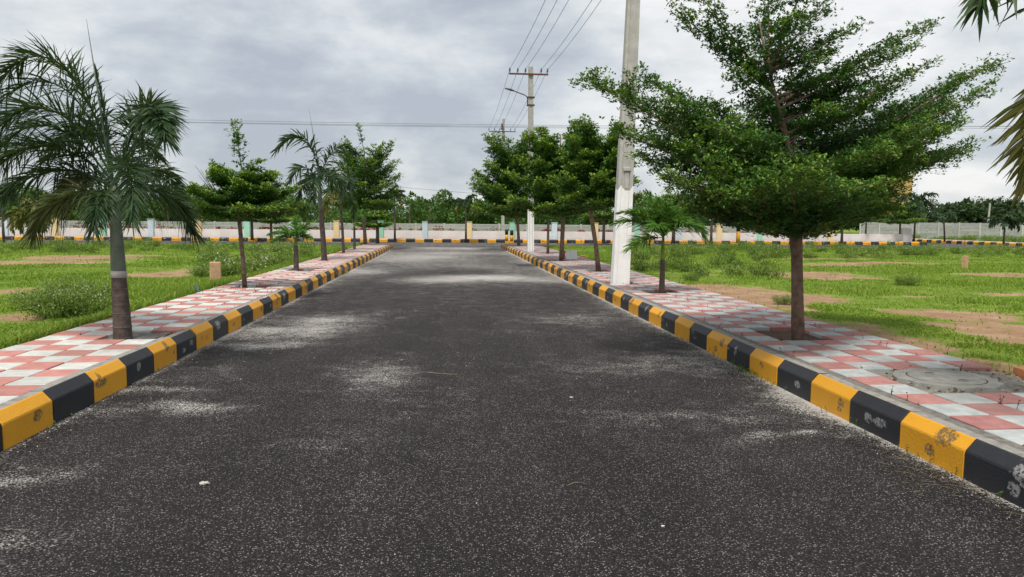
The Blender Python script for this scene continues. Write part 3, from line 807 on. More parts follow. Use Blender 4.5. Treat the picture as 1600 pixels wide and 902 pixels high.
def palm(label, B, trunk_h, r0, shaft_h, fronds, seed, group=None, name='palm_tree', leaf='leaf_palm', shaft='shaft_grey', bark='palm_bark', lean=(0, 0), n=90, Lm=.45, w_=.03, plume=1.0, rings=8, spear=0.0, spear_lean=(0, 0), droop=.4, shaft_r=None, scars=False):
    """fronds: list of (az deg, el deg, length, curl) or dict(pts=..., mat=...)"""
    rng = np.random.default_rng(seed)
    root = thing(name, label, 'palm tree', tuple(B), group)
    l = np.array([lean[0], lean[1], 0.0])
    top = l * .6 + np.array([0, 0, trunk_h])
    link('trunk', trunk_mesh([(0, 0, -.08), tuple(l * .25 + np.array([0, 0, trunk_h * .5])), tuple(top)], [r0 * 1.18, r0, r0 * .86], M[bark], rings), root)
    if scars:
        for f_ in (.20, .42, .63, .80):
            c_ = l * .6 * f_ + np.array([0, 0, trunk_h * f_]); rr_ = r0 * (1.18 - .32 * f_) * 1.03
            sb = MB(); sb.tube([c_ - np.array([0, 0, .004]), c_ + np.array([0, 0, .004])], rr_, 14)
            link('leaf_scar', sb.mesh('leaf_scar', [M['twig']], True), root)
        c_ = top; sb = MB(); sb.tube([c_ - np.array([0, 0, .02]), c_ + np.array([0, 0, .05])], [r0 * .92, r0 * .93], 14)
        link('scar_band', sb.mesh('scar_band', [M['pole_grey']], True), root)
    st = l + np.array([0, 0, trunk_h + shaft_h])
    sr = shaft_r or r0 * .86
    mb = MB(); mb.tube([top + np.array([0, 0, -.01]), top + np.array([0, 0, .04]), (top + st) / 2, st], [sr * .95, sr * 1.02, sr * .8, sr * .42], 12)
    link('crownshaft', mb.mesh('crownshaft', [M[shaft]], True), root)
    for f in fronds:
        if isinstance(f, dict):
            me = frond_mesh('frond', f['pts'], f.get('n', n), f.get('L', Lm), f.get('w', w_), rng, M[f.get('mat', leaf)], f.get('plume', plume), f.get('droop', droop), f.get('rachis', r0 * .16), f.get('t0', .14), f.get('tint', .3), alpha0=f.get('alpha', 62))
            lb = f.get('label')
        else:
            a_, e_, ln, cu = f[:4]
            mt = f[4] if len(f) > 4 else leaf
            me = frond_mesh('frond', arc(st - np.array([0, 0, .05]), math.radians(a_), math.radians(e_), ln, math.radians(cu)), n, Lm, w_, rng, M[mt], plume, droop, max(.004, r0 * .16), .14, .3 + .2 * (e_ < 10))
            lb = None
        o = link('frond', me, root)
        if lb: o['label'] = lb
    if spear:
        mb = MB(); s0 = st - np.array([0, 0, .1]); e0 = st + np.array([spear_lean[0], spear_lean[1], spear])
        mb.tube([s0, s0 * .5 + e0 * .5, e0], [r0 * .22, r0 * .14, r0 * .02], 6)
        link('spear_leaf', mb.mesh('spear_leaf', [M[shaft]], True), root)
    return root

# ------------------------------------------------------------------ near left palm
B = np.array([-3.41, 8.06, .215])
def lp(px, py, dy=0.0): return at(px, py, 8.06 + dy) - B
fr = [
    dict(pts=[lp(174, 270), lp(150, 200, .3), lp(110, 142, .4), lp(62, 120, .5), lp(20, 137, .5), lp(-15, 182, .5)], n=190, L=.42, t0=.2, droop=.4, tint=.25),
    dict(pts=[lp(172, 280), lp(130, 225, .1), lp(85, 196, .1), lp(40, 198, 0), lp(0, 228, 0)], n=180, L=.40, t0=.2, droop=.42, tint=.28),
    dict(pts=[lp(176, 275), lp(160, 205, .05), lp(128, 140, .1), lp(92, 95, .2), lp(52, 82, .25), lp(8, 112, .3), lp(-25, 160, .3)], n=385, L=.46, plume=1.0, t0=.2, tint=.28),
    dict(pts=[lp(172, 270), lp(140, 215, -.1), lp(95, 175, -.25), lp(45, 165, -.4), lp(0, 195, -.5), lp(-45, 250, -.6)], n=359, L=.46, t0=.18, tint=.25),
    dict(pts=[lp(172, 285), lp(130, 245, .2), lp(80, 226, .3), lp(35, 230, .4), lp(-10, 262, .4), lp(-40, 300, .4)], n=359, L=.45, t0=.18, droop=0.40, tint=.25),
    dict(pts=[lp(184, 285), lp(197, 235, -.1), lp(214, 190, -.35), lp(236, 165, -.7), lp(252, 185, -1.05), lp(258, 215, -1.2)], n=385, L=.42, t0=.25, tint=.42, w=.024),
    dict(w=.014, pts=[lp(180, 290), lp(192, 250, -.3), lp(204, 265, -.75), lp(208, 310, -1.05), lp(206, 345, -1.15)], n=308, L=.36, t0=.15, tint=.33),
    dict(w=.016, pts=[lp(185, 300), lp(215, 290, .1), lp(250, 300, .2), lp(282, 325, .3), lp(302, 362, .3)], n=308, L=.38, t0=.15, droop=0.47, tint=.45, mat='leaf_palm'),
    dict(w=.016, pts=[lp(183, 295), lp(225, 262, .4), lp(262, 268, .8), lp(285, 310, 1.0)], n=230, L=.34, t0=.15, droop=0.42, tint=.3),
    dict(pts=[lp(176, 300), lp(135, 300, -.2), lp(98, 312, -.3), lp(66, 338, -.35), lp(52, 365, -.35)], n=333, L=.36, t0=.15, droop=0.47, tint=.5, mat='leaf_palm_olive', label='browning lower frond hanging to the left'),
    dict(pts=[lp(176, 295), lp(145, 275, .4), lp(110, 285, .75), lp(88, 320, .9)], n=255, L=.36, t0=.15, droop=0.42, tint=.3),
    dict(w=.014, pts=[lp(178, 310), lp(165, 300, -.3), lp(150, 325, -.6), lp(146, 360, -.7)], n=204, L=.28, t0=.15, droop=0.47, tint=.4),
    dict(pts=[lp(176, 280), lp(168, 230, .3), lp(140, 200, .7), lp(100, 215, 1.1), lp(70, 250, 1.3)], n=282, L=.4, t0=.2, tint=.25),
    dict(pts=[lp(176, 262), lp(166, 200), lp(158, 150), lp(150, 110)], n=104, L=.22, t0=.3, tint=.45, plume=.4, alpha=30, droop=0.15),
    dict(pts=[lp(180, 290), lp(200, 240, .4), lp(225, 220, .9), lp(250, 250, 1.2)], n=229, L=.36, t0=.2, droop=0.37, tint=.28),
    dict(pts=[lp(174, 290), lp(120, 265, .1), lp(60, 270, .1), lp(10, 300, 0), lp(-15, 330, 0)], n=297, L=.36, t0=.18, droop=0.45, tint=.25),
]
palm('large palm at the left kerb with swollen brown trunk, grey crownshaft and tall spear', B, .68, .083, .95, fr, 11, w_=.0155, droop=0.28, plume=.95, n=226, rings=7, spear=lp(135, 30)[2] - 1.63, spear_lean=(lp(135, 30)[0] - lp(178, 295)[0], 0), lean=(lp(178, 295)[0], 0), shaft_r=.074, scars=True)

# ------------------------------------------------------------------ the other palms
def ring_fronds(n_, el_lo, el_hi, ln, curl, rng, old=0):
    out = []
    for i in range(n_):
        f = (i % 3) / 2.0
        e = el_lo + (el_hi - el_lo) * f + rng.uniform(-8, 8)
        fr_ = [i * 360 / n_ * 1.0 + rng.uniform(-20, 20) + 137 * (i % 2), e, ln * rng.uniform(.85, 1.1), curl * rng.uniform(.85, 1.15)]
        if i < old: fr_[1] = -10; fr_.append('leaf_palm_old')
        out.append(tuple(fr_))
    return out
g = np.random.default_rng(5)
B = gp(1034, 457, .22)
palm('small young palm with green crownshaft and bright fronds beside the whitewashed pole', B, .60, .05, .46,
     [(178, 40, 1.0, 75), (165, 55, .95, 75), (15, 58, .85, 120), (-5, 50, .95, 150), (60, 66, .8, 70), (120, 62, .8, 60), (240, 45, .75, 90), (290, 55, .8, 100), (80, 75, .75, 30), (200, -2, .75, 40), (330, 50, .85, 120), (100, 82, .7, 15), (10, 70, .8, 70), (150, 78, .85, 25), (40, 75, .8, 30), (260, 70, .75, 50), (190, 55, .85, 60), (350, 62, .8, 80)],
     21, None, 'young_palm', 'leaf_palm_young', 'shaft_green', 'palm_bark', n=110, Lm=.40, w_=.026, plume=.6, rings=6, droop=.26)
B = gp(463, 423, .22)
palm('small young palm with spreading bright fronds, nearer of two on the left pavement', B, .62, .06, .22,
     [(178, 35, 0.68, 75), (160, 50, 0.61, 70), (5, 50, 0.61, 60), (20, 65, 0.58, 50), (60, 60, 0.50, 60), (110, 68, 0.54, 45), (230, 45, 0.50, 80), (300, 50, 0.54, 80), (90, 80, 0.58, 20), (340, 25, 0.43, 60), (200, 15, 0.58, 60)],
     22, None, 'young_palm', 'leaf_palm_young', 'shaft_green', 'palm_bark', n=80, Lm=.28, w_=.026, plume=.6, rings=6, droop=.3)
B = gp(554, 391, .22)
palm('small young palm with thin stem further along the left pavement, beside the big almond tree', B, .95, .05, .25,
     [(178, 35, 1.0, 80), (150, 50, .9, 70), (5, 45, 1.0, 70), (25, 62, .85, 50), (60, 60, .8, 60), (110, 68, .85, 45), (230, 45, .8, 80), (300, 50, .8, 80), (90, 80, .95, 20)],
     23, None, 'young_palm', 'leaf_palm_young', 'shaft_green', 'palm_bark', n=70, Lm=.40, w_=.038, plume=.6, rings=6, droop=.3)
B = gp(507, 407, .22); Yd = B[1]
def q(px, py, dy=0.0): return at(px, py, Yd + dy) - B
palm('tall slender palm on the left pavement with one long arching frond and upright spear', B, 1.62, .082, 1.55,
     [dict(pts=[q(500, 285), q(494, 250), q(482, 220), q(466, 211), q(448, 217), q(432, 236)], n=130, L=.62, w=.05, t0=.2, mat='leaf_palm', tint=.35),
      dict(pts=[q(500, 285), q(508, 255), q(522, 232), q(540, 226), q(556, 240)], n=110, L=.6, w=.05, tint=.3),
      dict(pts=[q(498, 285), q(482, 262, -.3), q(466, 262, -.6), q(452, 285, -.8)], n=90, L=.5, w=.05, tint=.25),
      dict(pts=[q(500, 285), q(486, 275, .4), q(474, 290, .8), q(466, 315, .9)], n=90, L=.5, w=.05, tint=.25),
      dict(pts=[q(500, 285), q(512, 268, -.4), q(528, 278, -.8), q(538, 305, -.9)], n=90, L=.5, w=.05, tint=.3),
      dict(pts=[q(500, 285), q(505, 265, .5), q(512, 268, 1.0), q(518, 292, 1.3)], n=80, L=.5, w=.05, tint=.3),
      dict(pts=[q(499, 285), q(494, 275, -.5), q(490, 290, -.9), q(488, 315, -1.0)], n=80, L=.45, w=.05, tint=.25)],
     31, None, 'palm_tree', spear=1.55, spear_lean=(-.25, 0), lean=(-.16, 0), rings=12)
B = gp(537, 396, .22); Yd = B[1]
palm('thin palm with brownish drying fronds between the tall palm and the big left almond tree', B, 1.9, .05, .55,
     [dict(pts=[q(530, 318), q(526, 295), q(522, 275), q(520, 262), q(524, 290)], n=80, L=.45, w=.06, mat='leaf_palm_old', tint=.35),
      dict(pts=[q(530, 318), q(536, 290, -.3), q(545, 275, -.6), q(552, 300, -.8)], n=80, L=.5, w=.06),
      dict(pts=[q(530, 318), q(522, 300, .4), q(512, 300, .8), q(506, 325, .9)], n=80, L=.5, w=.06),
      dict(pts=[q(530, 318), q(520, 305, -.4), q(512, 310, -.7), q(508, 335, -.8)], n=80, L=.45, w=.06, mat='leaf_palm_old', tint=.3),
      dict(pts=[q(530, 318), q(540, 305, .4), q(550, 315, .7), q(553, 340, .8)], n=80, L=.45, w=.06)],
     32, None, 'palm_tree', lean=(-.15, 0), rings=8)

def far_palm(label, px, py, crown_y, hw_px, seed, Y=None, old=0, lean=0.0, bark='palm_bark', nf=9, spear=0.0, leafm='leaf_palm', group=None):
    g_ = np.random.default_rng(seed)
    B = gp(px, py, .24) if Y is None else at(px, py, Y)
    if Y is not None: B[2] = .1
    top = at(px, crown_y, B[1])[2] - B[2]
    ln = hw_px * B[1] / F * 1.15
    palm(label, B, top * .58, .065, top * .32, ring_fronds(nf, 20, 70, ln, 110, g_, old), seed, group, 'palm_tree', leafm, 'shaft_grey', bark, n=44, Lm=ln * .36, w_=.11, rings=0, lean=(lean, 0), droop=.5, spear=spear)
far_palm('palm with hanging fronds on the park pavement beyond the left kerb', 617, 373.5, 300, 17, 41, old=2)
far_palm('palm with drooping old fronds by the cream pillar beyond the end of the road', 728, 374.5, 310, 20, 42, old=3)
far_palm('tall palm with feathery crown before the grey wall, left of the bare posts', 1428, 377, 312, 32, 43, spear=2.0)
far_palm('short leaning palm with dark crown in front of the grey wall', 1476, 376.5, 330, 24, 44, lean=-.25)
far_palm('dark shaggy palm growing at the kerb before the right end of the grey wall', 1568, 381, 345, 26, 45, nf=12)
far_palm('pale trunked palm with brown hanging fronds at the far left edge of the field', 50, 384, 325, 34, 46, Y=37, old=5, leafm='leaf_palm_old', nf=11)
far_palm('drooping green palm at the very left edge of the picture', 6, 378, 296, 20, 47, Y=43, nf=11)
far_palm('grey trunked palm half hidden behind the main almond tree at the park corner', 1352, 376.5, 330, 26, 48)
# palm just outside the right edge, whose fronds hang into view
B = np.array([4.35, 4.75, .22]); Yd = 4.75
palm('large palm at the right edge reaching two fronds into the upper right corner', B, 1.9, .10, .7,
     [dict(pts=[q(1668, 60), q(1645, -50), q(1600, -80, -.1), q(1555, -40, -.15), q(1530, 10, -.2)], n=110, L=.42, w=.035, t0=.15, tint=.55, mat='leaf_palm'),
      dict(pts=[q(1668, 60), q(1655, 110, .1), q(1632, 165, .2), q(1614, 225, .25), q(1606, 285, .25)], n=120, L=.40, w=.03, t0=.2, tint=.5, mat='leaf_palm_old', droop=.25, label='yellow-brown drying frond hanging down'),
      dict(pts=[q(1668, 60), q(1720, -40), q(1780, -20), q(1830, 80)], n=100, L=.42, w=.035),
      dict(pts=[q(1668, 60), q(1690, -60, .4), q(1710, -70, .9), q(1730, 0, 1.3)], n=100, L=.42, w=.035),
      dict(pts=[q(1668, 60), q(1700, -40, -.4), q(1740, -30, -.9), q(1780, 60, -1.2)], n=100, L=.42, w=.035)], 51)

# ------------------------------------------------------------------ main almond tree
B = np.array([3.85, 7.68, .21]); rng = np.random.default_rng(101); Yd = 7.68
root = thing('almond_tree', 'large spreading almond tree with layered branches, nearest on the right pavement', 'tree', tuple(B))
tp = [q(1247, 545), q(1246, 470), q(1245, 400), q(1243, 365), q(1240, 300), q(1236, 240), q(1216, 165), q(1196, 90), q(1186, 30)]
tr = [.078, .064, .060, .072, .045, .036, .020, .011, .006]
axis = np.array(tp)
def on_axis(z): 
    return np.array([np.interp(z, axis[:, 2], axis[:, k]) for k in range(2)] + [z])
# plumes of the crown: origin height follows the fork seen in the photograph, then side limbs around each plume's spine
tips = []
plumes = [((925, 128, -.3), 1.0), ((1012, 122, .2), .8), ((968, 205, -.5), .8), ((1000, 246, .5), .8), ((1070, 318, -.7), .8), ((1075, 282, -1.2), .8), ((1090, 190, -.2), .9), ((1120, 235, .3), .9), ((1080, 230, -.8), .9),
    ((1058, 18, .2), .7), ((1100, 0, -.3), .7), ((1140, 70, .1), .7), ((1150, 110, -.3), .7),
    ((1200, -30, .3), .6), ((1262, -38, -.3), .6), ((1232, 20, -.6), .6), ((1290, 0, .4), .6), ((1335, 45, 0), .55), ((1300, 80, .3), .6), ((1180, 40, .6), .6),
    ((1452, 38, .3), .55), ((1440, 105, -.4), .6), ((1420, 75, .0), .6), ((1395, 135, .4), .7), ((1360, 160, -.3), .7),
    ((1557, 95, .2), .6), ((1535, 140, -.5), .7), ((1500, 120, .5), .6), ((1515, 232, .4), .6), ((1475, 205, -.8), .8), ((1450, 180, .1), .8), ((1420, 240, -.5), .9), ((1440, 225, .6), .9), ((1385, 205, 1.1), .9),
    ((1418, 262, -.3), .8), ((1398, 300, .8), .8), ((1380, 310, -.6), .8),
    ((1180, 290, -1.6), .9), ((1300, 285, -1.7), .9), ((1240, 275, -1.8), 1), ((1140, 305, -1.4), .9), ((1345, 290, -1.5), .9), ((1290, 352, -1.0), .7), ((1185, 352, -.9), .7), ((1395, 325, .1), .7), ((1110, 310, -.9), .9),
    ((1130, 200, -1.1), .9), ((1380, 235, -1.2), .9), ((1110, 255, -1.2), .9),
    ((1200, 230, 1.7), 1), ((1300, 240, 1.7), 1), ((1155, 300, 1.4), 1), ((1340, 305, 1.4), 1), ((1240, 180, 1.3), .9), ((1110, 265, 1.2), .9), ((1400, 250, 1.1), .9), ((1330, 180, 1.3), .8), ((1170, 170, 1.2), .8), ((1240, 325, 1.2), .9), ((1135, 325, .8), .9), ((1330, 330, .8), .9)]
plumes += [((985, 150, .6), .8), ((1040, 160, -.6), .9), ((1060, 200, .8), .9), ((1030, 270, .1), .9), ((1010, 215, .2), .9), ((1105, 160, .7), .9), ((1085, 285, .5), 1), ((1480, 240, .9), .9), ((1465, 160, .8), .8), ((1425, 200, -1.0), .9), ((1500, 185, .2), .8), ((1400, 280, .2), .9), ((1350, 235, 1.3), .9), ((1400, 165, .9), .8),
    ((1170, 200, -.5), .9), ((1190, 150, .4), .9), ((1290, 170, -.5), .9), ((1310, 140, .4), .9), ((1160, 235, .7), 1), ((1330, 215, .6), 1), ((1200, 95, .4), .8), ((1275, 95, -.4), .8), ((1340, 250, -.7), 1), ((1140, 260, -.6), 1),
    ((1250, 130, .8), .9), ((1215, 175, .9), .9), ((1285, 215, .9), .9), ((1260, 255, -.9), .9), ((1330, 110, .1), .7), ((1370, 120, .2), .7)]
tips = [(p_[0], p_[1], p_[2], w_) for p_, w_ in plumes]
limbs = []
for (px, py, dy, wd_) in tips:
    tip = q(px, py, dy)
    hz = math.hypot(tip[0] - 0, tip[1])
    zo = min(max(tip[2] - .62 * hz, 1.17), 2.9)
    if py < 250: zo = max(zo, 1.62 + (.15 if py < 60 else 0))
    if py > 265: zo = min(zo, 1.35)
    limbs.append((on_axis(zo), tip, .05 if py > 200 else .0, wd_ * (.8 if py > 120 else .74)))
tiered_tree(root, .075, tp, tr, limbs, rng, .040, 54000, 5, 1.05, 'leaf_main', 'bark_red', .42, .03)

# ------------------------------------------------------------------ other almond trees
T1 = generic_tree('almond tree with flat crown and bare leader shoot, first beyond the near left palm', 383, 450, .22, (292, 468, 258, 348), 201, 9500, .06, .08, lean=(-.08, 0), leader=(368, 196), tiers=3, flat=.2)
mb = MB(); b0 = at(345, 312, 13.83) - at(383, 450, 13.83)
for (px, py) in ((303, 255), (312, 262), (322, 268), (308, 270)):
    e0 = at(px, py, 13.83) - at(383, 450, 13.83); mb.tube([b0, b0 * .5 + e0 * .5 + np.array([0, .05, -.03]), e0], [.012, .008, .002], 4)
link('dead_branch', mb.mesh('dead_branch', [M['twig']]), T1, label='bare dry branch')
generic_tree('big almond tree with tall leader near the far end of the left pavement', 571, 383, .22, (508, 632, 222, 340), 202, 9000, .105, .17, lean=(-.1, 0), leader=(559, 194), tiers=5, flat=.25)
generic_tree('low umbrella shaped almond tree with thick grey trunk at the end of the left pavement', 590, 378, .24, (556, 612, 328, 356), 203, 2000, .11, .19, tiers=2, flat=.08)
generic_tree('leaning almond tree with reddish trunk just beyond the whitewashed pole', 936, 424, .22, (872, 1000, 190, 340), 204, 15000, .075, .115, lean=(-.28, 0), tiers=5, flat=.3, bark='bark_red')
generic_tree('dense almond tree with brown trunk beside the leaning concrete slab', 877, 408, .22, (800, 945, 190, 352), 205, 16000, .09, .14, lean=(.05, 0), tiers=5, flat=.28)
generic_tree('thin green stemmed almond sapling between the second pole and the slab', 856, 397, .22, (832, 880, 290, 345), 206, 900, .09, .10, tiers=2, bark='twig')
generic_tree('almond tree with low spreading crown nearest the far right road corner', 811, 385, .22, (738, 862, 208, 354), 207, 12000, .12, .15, lean=(-.12, 0), tiers=5, flat=.3)
FG = 'almond trees on the park side pavement'
for i, (px, cr, tw) in enumerate([(394, (355, 430, 318, 347), .28), (424, (385, 462, 322, 350), .28), (943, (905, 985, 300, 345), .30), (1052, (1015, 1105, 292, 338), .34), (1111, (1075, 1165, 296, 342), .26), (1315, (1270, 1350, 300, 345), .26)]):
    names = ['almond tree with flat crown before the mint pillar behind the left field', 'flat crowned almond tree between the mint and pale blue pillars behind the left field', 'almond tree standing before the park wall just left of the whitewashed pole', 'almond tree before the park wall behind the young palm', 'almond tree before the park wall right of the young palm', 'almond tree before the park wall close to its white end pier']
    generic_tree(names[i], px, 373 + (px - 400) * .0075, .24, cr, 220 + i, 1300, .15, tw * .62, FG, tiers=2, flat=.15)
generic_tree('small dark umbrella almond tree on the pavement before the grey wall', 1405, 377, .24, (1372, 1446, 318, 352), 230, 1500, .16, .15, tiers=3, flat=.12)

# ------------------------------------------------------------------ utility poles and wires
def pole(label, B, h, w0, w1, dep, wash_h, lean, arm_z=None, seed=0, lamp=False, extra=None, recess=False, arm_k=1.0):
    rng_ = random.Random(seed)
    root = thing('utility_pole', label, 'pole', tuple(B), 'concrete utility poles along the right pavement')
    def sec(z):
        f = z / h
        return w0 + (w1 - w0) * f, dep + (dep * .7 - dep) * f, lean * f
    mb = MB()
    def band(z0, z1, m, jag=0.0):
        n_ = 10
        ring0, ring1 = [], []
        for (z, ring) in ((z0, ring0), (z1, ring1)):
            ww, dd, lx = sec(z)
            prof = [(-.5, -.5), (-.28, -.5), (-.24, -.40), (.24, -.40), (.28, -.5), (.5, -.5), (.5, .5), (-.5, .5)]
            for a_, b_ in prof: ring.append((lx + a_ * ww, b_ * dd, z))
        k = 8
        fs = [(i, (i + 1) % k, k + (i + 1) % k, k + i) for i in range(k)]
        mb.add(ring0 + ring1, fs, m)
        return ring1
    top = band(-.25, h, 0)
    mb.add(top, [tuple(range(8))], 0)
    link('shaft', mb.mesh('shaft', [M['pole_grey']]), root)
    # whitewash coat, slightly proud, with a ragged upper edge
    cb_ = MB(); k = 8
    prof = [(-.5, -.5), (-.28, -.5), (-.24, -.40), (.24, -.40), (.28, -.5), (.5, -.5), (.5, .5), (-.5, .5)]
    fine = []
    for i in range(8):
        a_, b_ = prof[i], prof[(i + 1) % 8]
        nn = 6 if abs(a_[0] - b_[0]) + abs(a_[1] - b_[1]) > .3 else 1
        for s in range(nn): fine.append((a_[0] + (b_[0] - a_[0]) * s / nn, a_[1] + (b_[1] - a_[1]) * s / nn))
    lo, hi = [], []
    for a_, b_ in fine:
        for z, ring in ((0.005, lo), (wash_h + rng_.uniform(-.09, .05), hi)):
            ww, dd, lx = sec(z); e = .003
            ring.append((lx + a_ * (ww + 2 * e), b_ * (dd + 2 * e), z))
    nf = len(fine)
    cb_.add(lo + hi, [(i, (i + 1) % nf, nf + (i + 1) % nf, nf + i) for i in range(nf)])
    link('whitewash', cb_.mesh('whitewash', [M['whitewash']]), root)
    if recess:
        for (zz, hh) in ((2.15, .34), (3.75, .5)):
            ww, dd, lx = sec(zz)
            pb = MB(); pb.box((lx + .02, -dd / 2 + .012, zz), (.10, .03, hh), bev=.008); 
            pb.box((lx + .02, -dd / 2 - .006, zz + hh / 2 + .05), (.15, .045, .07), bev=.01)
            link('cast_plate', pb.mesh('cast_plate', [M['pole_grey']]), root)
    ends = []
    if arm_z:
        ww, dd, lx = sec(arm_z)
        ab = MB(); ab.box((lx - .1, -dd / 2 - .036, arm_z), (1.62 * arm_k, .06, .06))
        arm = link('crossarm', ab.mesh('crossarm', [M['rust']]), root)
        for dx in [d_ * arm_k for d_ in (-.88, -.55, -.23, .42, .68)]:
            ib = MB()
            ib.tube([(lx + dx, -dd / 2 - .036, arm_z + .031), (lx + dx, -dd / 2 - .036, arm_z + .10)], .012, 6)
            for zz, rr in ((.09, .03), (.13, .045), (.17, .03), (.20, .035)):
                ib.tube([(lx + dx, -dd / 2 - .036, arm_z + zz), (lx + dx, -dd / 2 - .036, arm_z + zz + .035)], [rr, rr * .7], 8)
            link('insulator', ib.mesh('insulator', [M['porcelain']]), arm)
            ends.append(np.array(B) + np.array([lx + dx, -dd / 2 - .036, arm_z + .2]))
    if lamp:
        zz = arm_z - .92
        ww, dd, lx = sec(zz)
        lb = MB()
        for k2 in (0, -.32):
            lb.box((lx, -dd / 2 - .012, zz + k2), (ww + .12, .024, .05)); lb.box((lx, dd / 2 + .012, zz + k2), (ww + .12, .024, .05))
        lb.tube([(lx - ww / 2 - .035, 0, zz - .36), (lx - ww / 2 - .035, 0, zz + .0), (lx - ww / 2 - .15, 0, zz + .09), (lx - ww / 2 - .62, 0, zz + .25)], .022, 6)
        la = link('lamp_bracket', lb.mesh('lamp_bracket', [M['rust']]), root)
        hb = MB(); x0 = lx - ww / 2 - .60
        hb.tube([(x0, 0, zz + .25), (x0 - .12, 0, zz + .29), (x0 - .38, 0, zz + .345)], [.025, .05, .025], 8)
        link('lamp_head', hb.mesh('lamp_head', [M['dark_metal']], True), la)
    if extra: extra(root, sec)
    return ends
P1 = np.array([3.59, 14.95, .205]); P2 = np.array([3.56, 30.9, .205]); P3 = at(786, 300, 56.0); P3[2] = .2
e1 = pole('thick concrete utility pole with whitewashed lower half, nearest on the right pavement', P1, 8.0, .345, .21, .22, 2.02, .20, 7.65, 1, False, None, True)
e2 = pole('concrete utility pole with rusty crossarm and street lamp bracket further along the right pavement', P2, 7.65, .26, .19, .2, 2.0, -.08, 7.33, 2, True)
P3TOP = at(786, 186, 56.0)[2] - .2
def junk(root, sec):
    b = MB()
    for k in range(5): b.box((-.16 + .02 * k, -.16, P3TOP - .75 + .16 * (k % 3)), (.12, .1, .12), rot=k)
    link('switch_box', b.mesh('switch_box', [M['dark_metal']]), root)
e3 = pole('distant concrete utility pole with crossarm rising inside the park behind the almond trees', P3, at(786, 186, 56.0)[2] - .2, .24, .19, .18, .3, 0.0, at(786, 206, 56.0)[2] - .2, 3, False, junk, arm_k=1.25)
def cable(label, a, b, sag, r=.008, group=None, cat='wire'):
    s = np.linspace(0, 1, 17)[:, None]
    pts = a + (b - a) * s - np.array([0, 0, 1.0]) * (4 * sag * s * (1 - s))
    mb = MB(); mid_ = (a + b) / 2
    mb.tube(pts - mid_, r, 5)
    o = link('power_line', mb.mesh('power_line', [M['wire']]), None, tuple(mid_), label=label, category=cat)
    if group: o['group'] = group
P0 = [e + np.array([0, -16.0, 0.1]) for e in e1]
ordn = ['leftmost', 'second from left', 'middle', 'second from right', 'rightmost']
for k in range(5):
    cable(f'{ordn[k]} wire of the five strung from the near pole to the lamp pole', e1[k], e2[k], .22, .0075, 'wires along the right pavement poles')
    cable(f'{ordn[k]} wire of the five strung from the lamp pole to the distant pole', e2[k], e3[k], .22, .0075, 'wires along the right pavement poles')
    cable(f'{ordn[k]} wire running from the near pole back over the viewer', P0[k], e1[k], .22, .0075, 'wires along the right pavement poles')
for k, (ya, yb) in enumerate(((180, 188), (183.5, 190), (184.5, 192))):
    a_, b_ = at(250, ya, 62 + k * .4), at(1000, yb, 62 + k * .4)
    d_ = b_ - a_
    cable(('highest' if k == 0 else 'middle' if k == 1 else 'lowest') + ' of three long wires crossing the sky beyond the park', a_ - d_ * .55, b_ + d_ * 1.1, .5, .013, 'wires crossing beyond the park')
a_, b_ = at(560, 283, 90), at(800, 304, 88)
cable('single faint wire low over the wood behind the park wall', a_ - (b_ - a_) * .6, b_ + (b_ - a_) * .5, .3, .018)
# distant posts behind the grey wall
DG = 'distant utility posts beyond the grey wall'
for (px, py0, py1, Yd_, arm, lb) in ((1458, 345, 307, 150, True, 'far wooden post with small crossarm above the trees beyond the grey wall'), (1543, 350, 318, 95, False, 'leaning pale post rising behind the grey wall'), (1555, 350, 326, 100, False, 'short pale post just right of the leaning one behind the grey wall')):
    b0, b1 = at(px, py0, Yd_), at(px + (4 if not arm else 1), py1, Yd_)
    b0[2] = -.06
    r_ = thing('utility_pole', lb, 'pole', tuple(b0), DG)
    mb = MB(); mb.tube([(0, 0, 0), tuple(b1 - b0)], [.16, .11], 8); link('shaft', mb.mesh('shaft', [M['pole_grey']]), r_)
    if arm:
        mb = MB(); e_ = b1 - b0; mb.box((e_[0], e_[1] - .14, e_[2] - .7), (1.2, .1, .12)); mb.box((e_[0], e_[1] - .14, e_[2] - 1.2), (.8, .1, .1))
        link('crossarm', mb.mesh('crossarm', [M['dark_metal']]), r_)

# ------------------------------------------------------------------ park wall
pk = thing('park_fence', 'low white park wall with pastel pillars and horizontal rails across the end of the road', 'fence', (0, PARK_Y, 0))
mb = MB(); mb.box((-6.6, 0, .47), (82.8, .22, .62)); link('parapet', mb.mesh('parapet', [M['park_white']]), pk)
mb = MB(); mb.box((34.6 + .37, 0, .69), (.75, .4, 1.06), bev=.02); link('end_pier', mb.mesh('end_pier', [M['park_white']]), pk, label='white end pier at the park corner')
PXS = [10, 88, 163, 237, 311, 387, 457, 526, 595, 664, 733, 800, 866, 930, 995, 1059, 1123, 1186, 1243, 1296]
cols = ['pil_blue', 'pil_cream', 'pil_green']
pxs = []
PMESH = []
for c in cols:
    mb = MB(); mb.box((0, 0, .67), (.38, .34, 1.3), bev=.015); mb.box((0, 0, 1.335), (.44, .40, .03)); PMESH.append(mb.mesh('pillar', [M[c]]))
seq = {0: 0, 1: 1, 2: 2}
for i, px in enumerate(PXS):
    X = at(px, 355, PARK_Y)[0]; pxs.append(X)
    link('pillar', PMESH[i % 3], pk, (X, -.06, .1), label=['pale blue pillar', 'cream pillar', 'mint green pillar'][i % 3])
for i in range(1, 5): 
    X = pxs[0] - 3.25 * i
    link('pillar', PMESH[(-i) % 3], pk, (X, -.06, .1)); pxs.insert(0, X) if False else None
allx = sorted(pxs + [pxs[0] - 3.25 * i for i in range(1, 5)])
